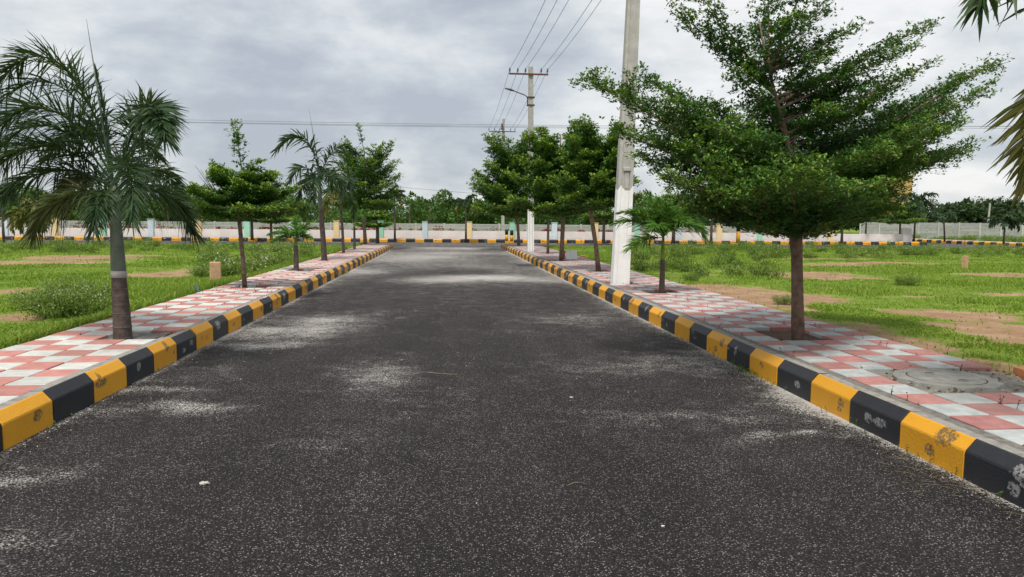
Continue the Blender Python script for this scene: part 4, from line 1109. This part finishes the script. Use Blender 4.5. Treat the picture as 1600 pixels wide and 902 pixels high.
for a_, b_ in zip(allx[:-1], allx[1:]):
    rb = [MB(), MB()]
    for j, z in enumerate((1.0, 1.22)):
        mbr = MB(); mbr.tube([(a_ + .192, 0, z), (b_ - .192, 0, z)], .024, 6); link('rail', mbr.mesh('rail', [M['rail']]), pk)
V, Q = grid(-50, 34.6, PARK_Y + .11, 95, 60, 40, lambda x, y: .22 + .1 * fbm(x * .2, y * .2, 8))
struct('park_lawn', np_mesh('park_lawn', V, [Q], [M['field']], extra={'dirt': np.full(len(V), .15)}, smooth=True), 'planted ground inside the park')

# precast concrete walls
def precast(label, x0, x1, y0, y1, zb, zt, rows, bay, wavy):
    root = thing('compound_wall', label, 'wall', (x0, y0, zb))
    L = math.hypot(x1 - x0, y1 - y0); nb = int(L / bay); ang = math.atan2(y1 - y0, x1 - x0)
    root.rotation_euler = (0, 0, ang)
    H = (zt - zb) / rows
    mb = MB(); mb.box((0, 0, (zt - zb) / 2 + .02), (.16, .17, zt - zb + .06), bev=.012); pm = mb.mesh('post', [M['precast_post']])
    mb = MB(); mb.box((0, 0, 0), (bay - .165, .06, H - .012), bev=.012); sm = mb.mesh('panel', [M['precast']])
    mb = MB()
    k = 17; xs = np.linspace(-(bay - .165) / 2, (bay - .165) / 2, k)
    zs = H / 2 - .006 + (.035 * np.abs(np.cos(np.linspace(0, math.pi * 3, k))) if wavy else np.zeros(k))
    vs = [(x, s, -H / 2 + .006) for s in (-.03, .03) for x in xs] + [(x, s, z) for s in (-.03, .03) for x, z in zip(xs, zs)]
    fs = []
    for i in range(k - 1):
        fs += [(i, i + 1, 2 * k + i + 1, 2 * k + i), (k + i + 1, k + i, 3 * k + i, 3 * k + i + 1), (2 * k + i, 2 * k + i + 1, 3 * k + i + 1, 3 * k + i)]
    mb.add(vs, fs); tm = mb.mesh('panel', [M['precast']])
    for i in range(nb + 1):
        link('post', pm, root, (i * bay, 0, random.uniform(-.02, .02)))
    for i in range(nb):
        for r in range(rows):
            link('panel', tm if r == rows - 1 else sm, root, ((i + .5) * bay, random.uniform(-.012, .012), (r + .5) * H), (0, random.uniform(-.004, .004), 0))
a_ = at(1344, 360, 78); b_ = at(1690, 360, 69)
precast('grey precast compound wall with wavy top across the right background', a_[0], b_[0], a_[1], b_[1], .0, 1.72, 6, 1.9, True)
precast('long grey precast wall behind the park railings', -47, 37, 69.5, 69.5, -.2, 1.22, 5, 2.6, False)

# ochre tower
Yt = 100.0
X0, X1 = at(1392, 300, Yt)[0], at(1417, 300, Yt)[0]
zt1 = at(1400, 276, Yt)[2]; zt2 = at(1400, 240, Yt)[2]
tw = thing('tower', 'ochre building tower with brown upper column behind the almond tree and grey wall', 'building', ((X0 + X1) / 2, Yt, -.06))
wd = X1 - X0
mb = MB(); mb.box((0, 0, (zt1) / 2), (wd, 2.4, zt1)); link('tower_wall', mb.mesh('tower_wall', [M['ochre']]), tw)
mb = MB(); mb.box((0, 0, zt1 + .14), (wd + .5, 2.9, .28)); link('cornice', mb.mesh('cornice', [M['ochre']]), tw)
mb = MB(); mb.box((-wd * .3, 0, (zt1 + zt2) / 2 + .2), (wd * .36, .9, zt2 - zt1)); link('upper_column', mb.mesh('upper_column', [M['brown_paint']]), tw)
for k in range(3):
    wb = MB(); wb.box((0, -1.215, 1.6 + k * 1.9), (.9, .07, 1.1)); wo_ = link('window', wb.mesh('window', [M['brown_paint']]), tw)
    gb = MB(); gb.box((0, -1.255, 1.6 + k * 1.9), (.7, .02, .9)); link('pane', gb.mesh('pane', [M['glass_dark']]), wo_)

# ------------------------------------------------------------------ woods and background trees
def blob_leaves(centres, radii, per, size, rng, hz=1.0):
    C, N = [], []
    for c, r, k in zip(centres, radii, per):
        d = norm(rng.normal(size=(k, 3))); d[:, 2] = np.abs(d[:, 2]) * .9 + d[:, 2] * .1
        rad = rng.uniform(.55, 1.08, (k, 1)) ** .6
        C.append(c + d * rad * r); N.append(d + rng.normal(size=(k, 3)) * .6)
    return np.concatenate(C), np.concatenate(N)
def wood_mass(label, spec, seed, mat, leaf, dens):
    rng_ = np.random.default_rng(seed); cs, rs, pr = [], [], []
    for (x0, x1, y0, y1, n_, h0, h1, r0, r1) in spec:
        for _ in range(n_):
            x, y = rng_.uniform(x0, x1), rng_.uniform(y0, y1); h = rng_.uniform(h0, h1); r = rng_.uniform(r0, r1)
            for j in range(3):
                cs.append(np.array([x + rng_.normal() * r * .45, y + rng_.normal() * r * .45, h * (.30 + .25 * j) - .1])); f = (1, .9, .62)[j]
                rs.append(np.array([r * f, r * f, h * .27])); pr.append(int(dens * f))
    C, N = blob_leaves(cs, rs, pr, leaf, rng_)
    C[:, 2] = np.maximum(C[:, 2], .05)
    tint = np.clip(.42 + rng_.normal(size=len(C)) * .22 + np.repeat(rng_.normal(size=len(pr)) * .14, pr), 0, 1)
    link('woods', leaves_mesh('woods', C, N, leaf, M[mat], tint, rng_, .65), kind='stuff', label=label, category='woods')
wood_mass('dark green wood behind the park and its grey wall', [(-75, 34, 92, 112, 120, 3.5, 5.1, 1.6, 2.8), (-70, 30, 78, 90, 40, 2.0, 3.2, 1.2, 2.0)], 301, 'leaf_wood', .42, 330)
wood_mass('distant dark tree belt on rising ground beyond the grey wall at the right', [(75, 260, 230, 290, 90, 8.5, 11, 5, 9), (38, 120, 92, 128, 90, 3.0, 5.0, 1.6, 2.8), (-260, -90, 180, 260, 50, 6, 9, 5, 8)], 302, 'leaf_far', .72, 190)
def bg_tree(label, px, top_y, hw, Y, seed, mat='leaf_wood', name='tree', narrow=1.0):
    rng_ = np.random.default_rng(seed)
    b0 = at(px, 350, Y); b0[2] = -.05
    h = at(px, top_y, Y)[2]; r = hw * Y / F
    rt_ = thing(name, label, 'tree', tuple(b0), 'background trees behind the park')
    mb = MB(); mb.tube([(0, 0, -.1), (.05, 0, h * .4), (0, 0, h * .8)], [.16, .12, .04], 7); link('trunk', mb.mesh('trunk', [M['bark']]), rt_)
    cs, rs, pr = [], [], []
    for j in range(9):
        f = j / 8
        cs.append(np.array([rng_.normal() * r * .42 * (1 - f * .5), rng_.normal() * r * .42, h * (.36 + .52 * f)])); k = (1 - .55 * f) * rng_.uniform(.42, .75)
        rs.append(np.array([r * k, r * k, h * .12])); pr.append(int(130 * k * 1.4))
    C, N = blob_leaves(cs, rs, pr, .34, rng_)
    tint = np.clip(.45 + rng_.normal(size=len(C)) * .2 + np.repeat(rng_.normal(size=len(pr)) * .1, pr), 0, 1)
    link('crown', leaves_mesh('crown', C, N, .36, M[mat], tint, rng_, .6), rt_)
BGL = ['tallest narrow tree above the wood between the near palm and the first almond tree', 'round topped tree in the wood right of the narrow tall one', 'bushy tree of the wood seen under the tall palm', 'pale green tree of the wood left of the far left road corner', 'broad tree of the wood over the pale blue pillar at the road end', 'rounded tree of the wood over the cream pillar at the road end', 'wide tree of the wood at the back of the far road corner', 'tree of the wood showing above the railings right of the whitewashed pole']
for i, (px, ty, hw, Y) in enumerate([(262, 285, 20, 84), (292, 297, 22, 86), (470, 305, 24, 84), (640, 302, 22, 80), (672, 308, 26, 84), (745, 309, 24, 82), (770, 305, 22, 86), (1010, 300, 30, 80)]):
    bg_tree(BGL[i], px, ty, hw, Y, 320 + i)

# flowering shrubs inside the park
def shrub_variant(seed, r, h, n_leaf, n_flower, leaf, flower, lm, fm):
    rng_ = np.random.default_rng(seed)
    d = norm(rng_.normal(size=(n_leaf, 3))); d[:, 2] = np.abs(d[:, 2])
    C = d * rng_.uniform(.35, 1.0, (n_leaf, 1)) * np.array([r, r, h]); 
    tint = np.clip(.45 + rng_.normal(size=n_leaf) * .22, 0, 1)
    me = leaves_mesh('foliage', C, d + rng_.normal(size=d.shape) * .6, leaf, M[lm], tint, rng_, .5)
    d2 = norm(rng_.normal(size=(n_flower, 3))); d2[:, 2] = np.abs(d2[:, 2])
    C2 = d2 * rng_.uniform(.85, 1.08, (n_flower, 1)) * np.array([r, r, h])
    fl = leaves_mesh('flowers', C2, d2 + rng_.normal(size=d2.shape) * .7, flower, M[fm], np.clip(.5 + rng_.normal(size=n_flower) * .25, 0, 1), rng_, .9)
    return me, fl
rng_ = np.random.default_rng(404); C, N, C2 = [], [], []
for i in range(52):
    c = np.array([-30 + i * 1.05 + rng_.uniform(-.4, .4), PARK_Y + rng_.uniform(.7, 1.8), .25]); s_ = rng_.uniform(.55, 1.05)
    d = norm(rng_.normal(size=(120, 3))); d[:, 2] = np.abs(d[:, 2])
    C.append(c + d * rng_.uniform(.3, 1, (120, 1)) * np.array([.6, .5, .85]) * s_); N.append(d + rng_.normal(size=d.shape) * .6)
    k_ = int(rng_.choice([60, 130, 220])); d = norm(rng_.normal(size=(k_, 3))); d[:, 2] = np.abs(d[:, 2])
    C2.append(c + d * rng_.uniform(.8, 1.05, (k_, 1)) * np.array([.6, .5, .9]) * s_)
C, N, C2 = np.concatenate(C), np.concatenate(N), np.concatenate(C2)
o = link('flower_bed', leaves_mesh('flower_bed', C, N, .15, M['leaf_wood'], np.clip(.5 + rng_.normal(size=len(C)) * .2, 0, 1), rng_, .5), kind='stuff', label='low planting with dark red flowers behind the park railings', category='plants')
link('flowers', leaves_mesh('flowers', C2, rng_.normal(size=C2.shape), .15, M['flower_red'], np.clip(.5 + rng_.normal(size=len(C2)) * .25, 0, 1), rng_, .9), o, kind='stuff')

# ------------------------------------------------------------------ grass blades
def grass_field(label, side, n_, seed):
    rng_ = np.random.default_rng(seed)
    # more blades close to the camera
    y = 3.2 + (40.8 - 3.2) * rng_.uniform(0, 1, n_ * 3) ** 1.9
    lo = 4.30 if side < 0 else 4.92
    u = rng_.uniform(0, 1, n_ * 3) ** 1.15
    wmax = np.clip(y * (.98 if side > 0 else .74) + 2.2, lo + .5, 44)
    x = lo + (wmax - lo) * u
    x = x * side
    keep = rng_.uniform(0, 1, len(x)) > np.clip((dirt_at(x, y) + .9 * (fbm(x * 1.9, y * 1.9, 90) - .5) - .24) * 3.2, 0, .985)
    x, y = x[keep][:n_], y[keep][:n_]
    k = len(x); D = np.hypot(x, y)
    lush = fbm(x * .5, y * .5, 33)
    edge = np.exp(-((np.abs(x) - lo) / .45) ** 2) * (1 if side < 0 else .15)
    h = (.022 + .052 * np.clip((lush - .38) * 2.4, 0, 1) + .075 * edge) * rng_.uniform(.5, 1.5, k) * (1 + D * .006)
    w_ = (.0020 + .00068 * D) * rng_.uniform(.7, 1.3, k)
    a_ = rng_.uniform(0, 2 * math.pi, k); b_ = rng_.uniform(0, 2 * math.pi, k); ln = h * rng_.uniform(.2, 1.1, k)
    z = field_z(x, y) - .008
    base = np.stack([x, y, z], -1)
    sv = np.stack([np.cos(a_) * w_, np.sin(a_) * w_, np.zeros(k)], -1)
    tip = base + np.stack([np.cos(b_) * ln, np.sin(b_) * ln, h], -1)
    midp = base + np.stack([np.cos(b_) * ln * .3, np.sin(b_) * ln * .3, h * .62], -1)
    tint = np.clip(.30 + .55 * (fbm(x * .35, y * .35, 55) - .1) + rng_.normal(size=k) * .16, 0, 1)
    nr_ = D < 13
    Vn = np.stack([base - sv, base + sv, midp + sv * .75, tip, midp - sv * .75], 1)[nr_].reshape(-1, 3)
    Vf = np.stack([base - sv, base + sv, tip], 1)[~nr_].reshape(-1, 3)
    i5 = np.arange(nr_.sum())[:, None] * 5
    i3 = np.arange((~nr_).sum())[:, None] * 3 + len(Vn)
    me = np_mesh('grass', np.concatenate([Vn, Vf]), [i5 + np.array([[0, 1, 2, 4]]), np.concatenate([i5 + np.array([[4, 2, 3]]), i3 + np.array([[0, 1, 2]])])], [M['grass']],
                 tint=np.concatenate([np.repeat(tint[nr_], 5), np.repeat(tint[~nr_], 3)]))
    link('grass', me, kind='stuff', label=label, category='grass')
grass_field('short bright grass of the left field', -1, 200000, 501)
grass_field('short bright grass of the right field', 1, 240000, 502)

# ------------------------------------------------------------------ weeds
def weed_variant(seed, r, h, n_, nf, leaf):
    rng_ = np.random.default_rng(seed)
    ns = 46
    az_ = rng_.uniform(0, 6.283, ns); rr = r * np.sqrt(rng_.uniform(0, 1, ns)); hh = h * rng_.uniform(.6, 1.1, ns) * (1 - .45 * (rr / r) ** 2)
    tops = np.stack([rr * np.cos(az_), rr * np.sin(az_), hh], -1); feet = tops * np.array([.35, .35, 0])
    sb = MB()
    for a_, b_ in zip(feet, tops): sb.tube([a_, a_ * .45 + b_ * .55 + np.array([0, 0, .03]), b_], [.004, .003, .0015], 3, cap=False)
    i = rng_.integers(0, ns, n_); u = rng_.uniform(.12, 1.05, n_) ** .75
    C = feet[i] + (tops[i] - feet[i]) * u[:, None] + rng_.normal(size=(n_, 3)) * np.array([.05, .05, .03]) * (r / .45)
    C[:, 2] = np.maximum(C[:, 2], .01)
    N = rng_.normal(size=(n_, 3)) + np.array([0, 0, .5])
    me = leaves_mesh('foliage', C, N, leaf, M['leaf_weed'], np.clip(.4 + .25 * (u - .5) + rng_.normal(size=n_) * .2, 0, 1), rng_, .35)
    i = rng_.integers(0, ns, nf)
    C = tops[i] + rng_.normal(size=(nf, 3)) * np.array([.06, .06, .025]) * (r / .45) + np.array([0, 0, .02])
    fl = leaves_mesh('flowers', C, rng_.normal(size=(nf, 3)) + np.array([0, 0, .8]), leaf * .42, M['flower_white'], np.clip(.5 + rng_.normal(size=nf) * .25, 0, 1), rng_, .9)
    return me, fl, sb.mesh('stems', [M['leaf_weed']])
WV = [weed_variant(600 + i, .45, .42, 2200, 150, .042) for i in range(3)]
def weed(label, x, y, s, k, far=False, group=None, sz=1.0, flowers=True):
    r_ = thing('weed_clump', label, 'weed', (x, y, float(field_z(np.array([x]), np.array([y]))[0]) - .01), group, random.uniform(0, 6.28))
    r_.scale = (s, s, s * sz)
    v_ = WV[k % 3]
    link('foliage', v_[0], r_, kind='stuff'); link('stems', v_[2], r_, kind='stuff')
    if flowers: link('flowers', v_[1], r_, kind='stuff')
g_ = gp(108, 497, .15)
NW = 'flowering weed bush beside the near left palm'
for i, (px, py, s, lb) in enumerate([(92, 497, 1.15, 'largest pale flowering weed bush left of the near palm trunk'), (135, 492, 1.0, 'flowering weed bush close against the near palm trunk'), (60, 485, .9, 'flowering weed bush leftmost behind the near palm'), (150, 470, .8, 'smaller flowering weed bush just behind the near palm trunk'), (110, 465, .9, 'flowering weed bush at the back of the group by the near palm'),
                                    (360, 430, .8, 'flowering weed bush right of the stubby boundary stone on the left'), (315, 432, .7, 'flowering weed bush left of the stubby boundary stone on the left'), (1415, 447, .75, 'round isolated weed bush in the middle of the right field'), (1225, 477, .5, 'low weed tuft on bare earth left of the main almond trunk'), (1080, 440, .6, 'weed clump behind the young palm stem')]):
    p_ = gp(px, py, .15); weed(lb, p_[0], p_[1], s, i, flowers=(px < 1000))
def weed_mass(label, spots, seed, leaf=.085, flower=.045, nl=360, nf=34, fz=None):
    """spots: (x, y, size, flowering) of a band of weeds nobody could count"""
    rng_ = np.random.default_rng(seed); C, N, C2 = [], [], []
    for (x, y, s_, fl) in spots:
        z0 = float(field_z(np.array([x]), np.array([y]))[0]) if fz is None else fz
        ns = 24
        az_ = rng_.uniform(0, 6.283, ns); rr_ = .5 * s_ * np.sqrt(rng_.uniform(0, 1, ns)); hh = .40 * s_ * rng_.uniform(.5, 1.15, ns) * (1 - .45 * (rr_ / .5 / s_) ** 2)
        tops = np.stack([rr_ * np.cos(az_), rr_ * np.sin(az_), hh], -1); feet = tops * np.array([.4, .4, 0])
        i = rng_.integers(0, ns, nl); u = rng_.uniform(.05, 1.05, nl) ** .75
        c = feet[i] + (tops[i] - feet[i]) * u[:, None] + rng_.normal(size=(nl, 3)) * .05
        c[:, 2] = np.maximum(c[:, 2], .01)
        C.append(c + np.array([x, y, z0])); N.append(rng_.normal(size=(nl, 3)) + np.array([0, 0, .7]))
        k_ = int(nf * fl); i = rng_.integers(0, ns, k_)
        C2.append(tops[i] + rng_.normal(size=(k_, 3)) * .06 + np.array([x, y, z0 + .02]))
    C, N, C2 = np.concatenate(C), np.concatenate(N), np.concatenate(C2)
    tn = np.clip(.42 + rng_.normal(size=len(C)) * .17 + np.repeat(rng_.normal(size=len(spots)) * .16, nl), 0, 1)
    o = link('weeds', leaves_mesh('weeds', C, N, leaf, M['leaf_weed'], tn, rng_, .3), kind='stuff', label=label, category='weeds')
    if len(C2): link('flowers', leaves_mesh('flowers', C2, rng_.normal(size=C2.shape) + np.array([0, 0, .8]), flower, M['flower_white'], np.clip(.5 + rng_.normal(size=len(C2)) * .25, 0, 1), rng_, .9), o, kind='stuff')
rr = random.Random(9)
def spots(n_, x0, x1, y0, y1, s0, s1, ok, fl):
    out = []
    for _ in range(n_):
        p_ = gp(rr.uniform(x0, x1), rr.uniform(y0, y1), .15)
        if ok(p_): out.append((p_[0], p_[1], rr.uniform(s0, s1), fl()))
    return out
weed_mass('feathery pale flowering weeds along the edge of the left pavement', spots(60, 330, 500, 386, 432, .5, 1.1, lambda p: p[0] < -4.6, lambda: rr.uniform(.3, 1)), 701)
weed_mass('green weeds along the back of the left field', spots(46, -40, 340, 381, 398, .6, 1.2, lambda p: p[1] < 40.8, lambda: 0), 702)
weed_mass('pale green weeds along the back of the right field', spots(120, 960, 1640, 387, 404, .5, 1.2, lambda p: p[1] < 40.8 and p[0] > 5.3, lambda: rr.choice((0, 0, .3))), 703)
weed_mass('tall grassy weeds behind the young palm on the right', spots(50, 985, 1215, 396, 434, .4, .9, lambda p: p[0] > 5.2, lambda: rr.choice((0, 0, .3))), 704)
weed_mass('yellowish weeds on the verge before the grey wall', [(rr.uniform(43.2, 58), rr.uniform(52, 70), rr.uniform(1.0, 1.8), 0) for _ in range(60)], 705, .13, fz=0.0)

# ------------------------------------------------------------------ small things
def stone_thing(label, px, py, w_, h_, name='boundary_stone', mat='stone', rot=.3, cat='stone', zb=.13):
    p_ = gp(px, py, zb)
    r_ = np.random.default_rng(int(px)); mb = MB(); mb.box((0, 0, h_ / 2 - .05), (w_, w_ * .9, h_ + .1), rot=rot, bev=w_ * .07)
    mb.v = [tuple(np.array(v_) + r_.normal(size=3) * w_ * .018) for v_ in mb.v]
    link(name, mb.mesh(name, [M[mat]]), None, tuple(p_), label=label, category=cat)
stone_thing('stubby square boundary stone standing in weeds beside the left pavement', 337, 441, .235, .44)
stone_thing('squat square boundary stone standing in the right field', 1507, 421, .14, .42)
stone_thing('corner of an orange brick lying at the right edge of the pavement', 1601, 590, .14, .09, 'brick', 'brick', .2, 'brick', .19)
stone_thing('small orange brick lying on the grass beside the leaning slab', 910, 404, .2, .12, 'brick', 'brick', .5, 'brick', .16)
# pipe
p_ = gp(313, 461, .2)
mb = MB(); mb.tube([(0.03, 0, -.05), (-.09, .02, .17)], .017, 10)
link('pipe_stub', mb.mesh('pipe_stub', [M['pipe_blue']]), None, tuple(p_), label='short blue pipe stub leaning out at the left pavement edge', category='pipe')
# leaning slab
p_ = gp(893, 406, .225)
sl = thing('concrete_slab', 'pale concrete slab leaning against the almond trunk on the right pavement', 'slab', tuple(p_))
mb = MB(); mb.box((0, 0, .155), (.38, .06, .31), rot=-.15, bev=.008); mb.v = [(x, y + z * .22, z) for x, y, z in mb.v]; link('slab', mb.mesh('slab', [M['whitewash']]), sl)
mb = MB(); mb.box((-.235, .03, .15), (.06, .05, .30), rot=-.15); mb.v = [(x, y + z * .22, z) for x, y, z in mb.v]; link('red_edge', mb.mesh('red_edge', [M['red_paint']]), sl)
# bollards
def bollard(label, px, py, h_, r_=.11):
    p_ = gp(px, py, .24)
    o = thing('bollard', label, 'bollard', tuple(p_), 'striped bollards by the far corner')
    mb = MB(); mb.tube([(0, 0, -.05), (0, 0, h_ * .5)], r_, 12); link('yellow_band', mb.mesh('yellow_band', [M['kerb_yellow']], True), o)
    mb = MB(); mb.tube([(0, 0, h_ * .5), (0, 0, h_ * .97), (0, 0, h_)], [r_, r_, r_ * .8], 12); link('black_band', mb.mesh('black_band', [M['kerb_black']], True), o)
bollard('black topped yellow bollard at the end of the far kerb by the road corner', 791.5, 375.5, .72)
bollard('yellow bollard half hidden by the low almond foliage at the road corner', 799.5, 376, .68)
bollard('black and orange post on the park pavement under the main almond tree', 1153, 379, 1.45, .13)
p_ = gp(1507, 384, .1)
mb = MB(); mb.tube([(0, 0, -.1), (.01, 0, .7)], .02, 6)
link('stake', mb.mesh('stake', [M['dark_metal']]), None, tuple(p_), label='thin dark stake standing at the back of the right field', category='stake')
# lumps on the road and pavement
def lump_mesh(seed, r):
    g_ = np.random.default_rng(seed); mb = MB()
    n1, n2 = 9, 4; vs = [(0, 0, r * .5)]
    for j in range(1, n2 + 1):
        e = j / n2 * math.pi * .55
        for i in range(n1):
            k = r * g_.uniform(.75, 1.2); vs.append((k * math.sin(e) * math.cos(i * 6.283 / n1) * 1.4, k * math.sin(e) * math.sin(i * 6.283 / n1), max(-.004, .5 * k * math.cos(e))))
    fs = [(0, 1 + i, 1 + (i + 1) % n1) for i in range(n1)]
    for j in range(n2 - 1):
        for i in range(n1):
            i2 = (i + 1) % n1; fs.append((1 + j * n1 + i, 1 + (j + 1) * n1 + i, 1 + (j + 1) * n1 + i2, 1 + j * n1 + i2))
    mb.add(vs, fs); return mb.mesh('lump', [M['mortar_lump']])
for i, (px, py, r_, lb) in enumerate([(319, 755, .02, 'white mortar lump on the asphalt at the lower left'), (893, 621, .012, 'white scrap on the asphalt right of the middle of the road'), (1036, 822, .007, 'tiny pale crumb on the asphalt near the bottom of the picture')]):
    p_ = gp(px, py, .012); link('mortar_lump', lump_mesh(i, r_), None, tuple(p_), label=lb, category='lump')
pb = MB()
for i in range(26):
    p_ = gp(random.uniform(300, 425), random.uniform(448, 468), .245)
    if p_[0] > -4.2:
        r_ = random.uniform(.01, .026); src = np.random.default_rng(i); k_ = 7
        ring = [(p_[0] + r_ * src.uniform(.7, 1.2) * math.cos(j * 6.283 / k_), p_[1] + r_ * src.uniform(.7, 1.2) * math.sin(j * 6.283 / k_), .243) for j in range(k_)]
        pb.add(ring + [(p_[0], p_[1], .243 + r_ * .9)], [(j, (j + 1) % k_, k_) for j in range(k_)])
link('gravel', pb.mesh('gravel', [M['mortar_lump']]), kind='stuff', label='loose grey grit on the left pavement before the first almond tree', category='gravel')

# sprigs in the joints, straw at the kerb foot
def sprigs(label, pts, seed, hmin, hmax, mat):
    rng_ = np.random.default_rng(seed); C, N = [], []
    mb = MB()
    for (x, y, z) in pts:
        h_ = rng_.uniform(hmin, hmax); tx, ty = rng_.normal(size=2) * h_ * .22
        mb.tube([(x, y, z), (x + tx * .4, y + ty * .4, z + h_ * .6), (x + tx, y + ty, z + h_)], [.0022, .0018, .001], 3, cap=False)
        for _ in range(rng_.integers(2, 6)):
            f = rng_.uniform(.3, 1); C.append((x + tx * f, y + ty * f, z + h_ * f)); N.append(rng_.normal(size=3) + np.array([0, 0, .4]))
    C, N = np.array(C), np.array(N)
    me2 = leaves_mesh('w', C, N, .018, M[mat], np.clip(rng_.normal(size=len(C)) * .2 + .3, 0, 1), rng_, .5)
    V2 = np.empty(len(me2.vertices) * 3, np.float32); me2.vertices.foreach_get('co', V2)
    V1 = np.array(mb.v); F1 = np.array(mb.f); V2 = V2.reshape(-1, 3)
    F2 = np.arange(len(V2)).reshape(-1, 4) + len(V1)
    tt = np.concatenate([np.full(len(V1), .2), np.full(len(V2), .4)])
    bpy.data.meshes.remove(me2)
    link('sprigs', np_mesh('sprigs', np.concatenate([V1, V2]), [F1, F2], [M[mat]], tint=tt), kind='stuff', label=label, category='weeds')
rng = np.random.default_rng(77)
M['sprig'] = leafmat('sprig_leaves', (0.03, 0.045, 0.012), (0.05, 0.06, 0.02), (0.1, 0.1, 0.04), .1)
pts = []
for _ in range(170):
    r_, c_ = rng.integers(0, 62), rng.integers(0, 6)
    y = -2 + r_ * TP + (rng.uniform(0, TP) if rng.random() < .5 else 0); x = XT_R + c_ * TP
    if y > 3.4 and math.hypot(x - mx_, y - my_) > .5: pts.append((x, y, .235))
sprigs('tiny dark sprigs growing from the right pavement joints', pts, 78, .02, .075, 'sprig')
pts = [(XT_L - rng.integers(0, 5) * TP, rng.uniform(8, 20), .235) for _ in range(60)] + [(rng.uniform(-4.2, -3.0), rng.uniform(12.6, 14.4), .24) for _ in range(50)]
sprigs('tiny dark sprigs on the left pavement', pts, 79, .015, .05, 'sprig')
pts = [(ROAD_R - abs(rng.normal()) * .05 - .01, yy, .004) for yy in np.concatenate([rng.normal(7.1, .22, 60), rng.uniform(3.3, 12, 50), rng.normal(16.5, .25, 40)])]
pts += [(ROAD_L + abs(rng.normal()) * .06 + .01, yy, .004) for yy in np.concatenate([rng.normal(20.6, .4, 60), rng.uniform(5, 12, 14)])]
sprigs('small weeds along the foot of the kerbs', pts, 80, .015, .06, 'leaf_weed')
mb = MB()
for _ in range(230):
    y = rng.uniform(2.8, 16); x = ROAD_R - abs(rng.normal()) * .16 - .005
    if rng.random() < .25: y = rng.normal(4.1, .25)
    if rng.random() < .03: x = rng.uniform(-1.5, 3)
    a_ = rng.uniform(0, 3.14); l_ = rng.uniform(.015, .07)
    z = .014 if abs(x) < 2 else .008
    dx, dy = math.cos(a_) * l_, math.sin(a_) * l_
    mb.tube([(x - dx, y - dy, z), (x + rng.normal() * .01, y + rng.normal() * .01, z + .004), (x + dx, y + dy, z)], .0012, 3, cap=False)
link('straw', mb.mesh('straw', [M['straw']]), kind='stuff', label='bits of dry straw and stalk along the right kerb foot', category='straw')
mb = MB(); g_ = np.random.default_rng(88)
for _ in range(900):
    sd_ = g_.random() < .7
    x = (ROAD_R - abs(g_.normal()) * .10 - .01) if sd_ else (ROAD_L + abs(g_.normal()) * .07 + .01)
    if g_.random() < .2: x = g_.uniform(ROAD_L, ROAD_R)
    y = g_.uniform(2.6, 15); s = g_.uniform(.002, .006); z = .008 * (1 - (x / 3) ** 2) + .002
    mb.add([(x - s, y - s, z), (x + s, y - s * .6, z), (x + s * .4, y + s, z), (x, y, z + s * 1.2)], [(0, 1, 3), (1, 2, 3), (2, 0, 3)])
link('gravel', mb.mesh('gravel', [M['mortar_lump']]), kind='stuff', label='loose grit at the foot of the kerbs and over the road', category='gravel')
# dry branch sticking out of the first left almond tree is part of it; dry twig on the road
p_ = gp(690, 585, .014)
mb = MB(); mb.tube([(-.14, .1, 0), (-.03, .03, .004), (.08, -.01, .003), (.15, 0, 0)], .0025, 4)
link('twig', mb.mesh('twig', [M['straw']]), None, tuple(p_), label='thin dry twig lying on the asphalt near the middle', category='twig')
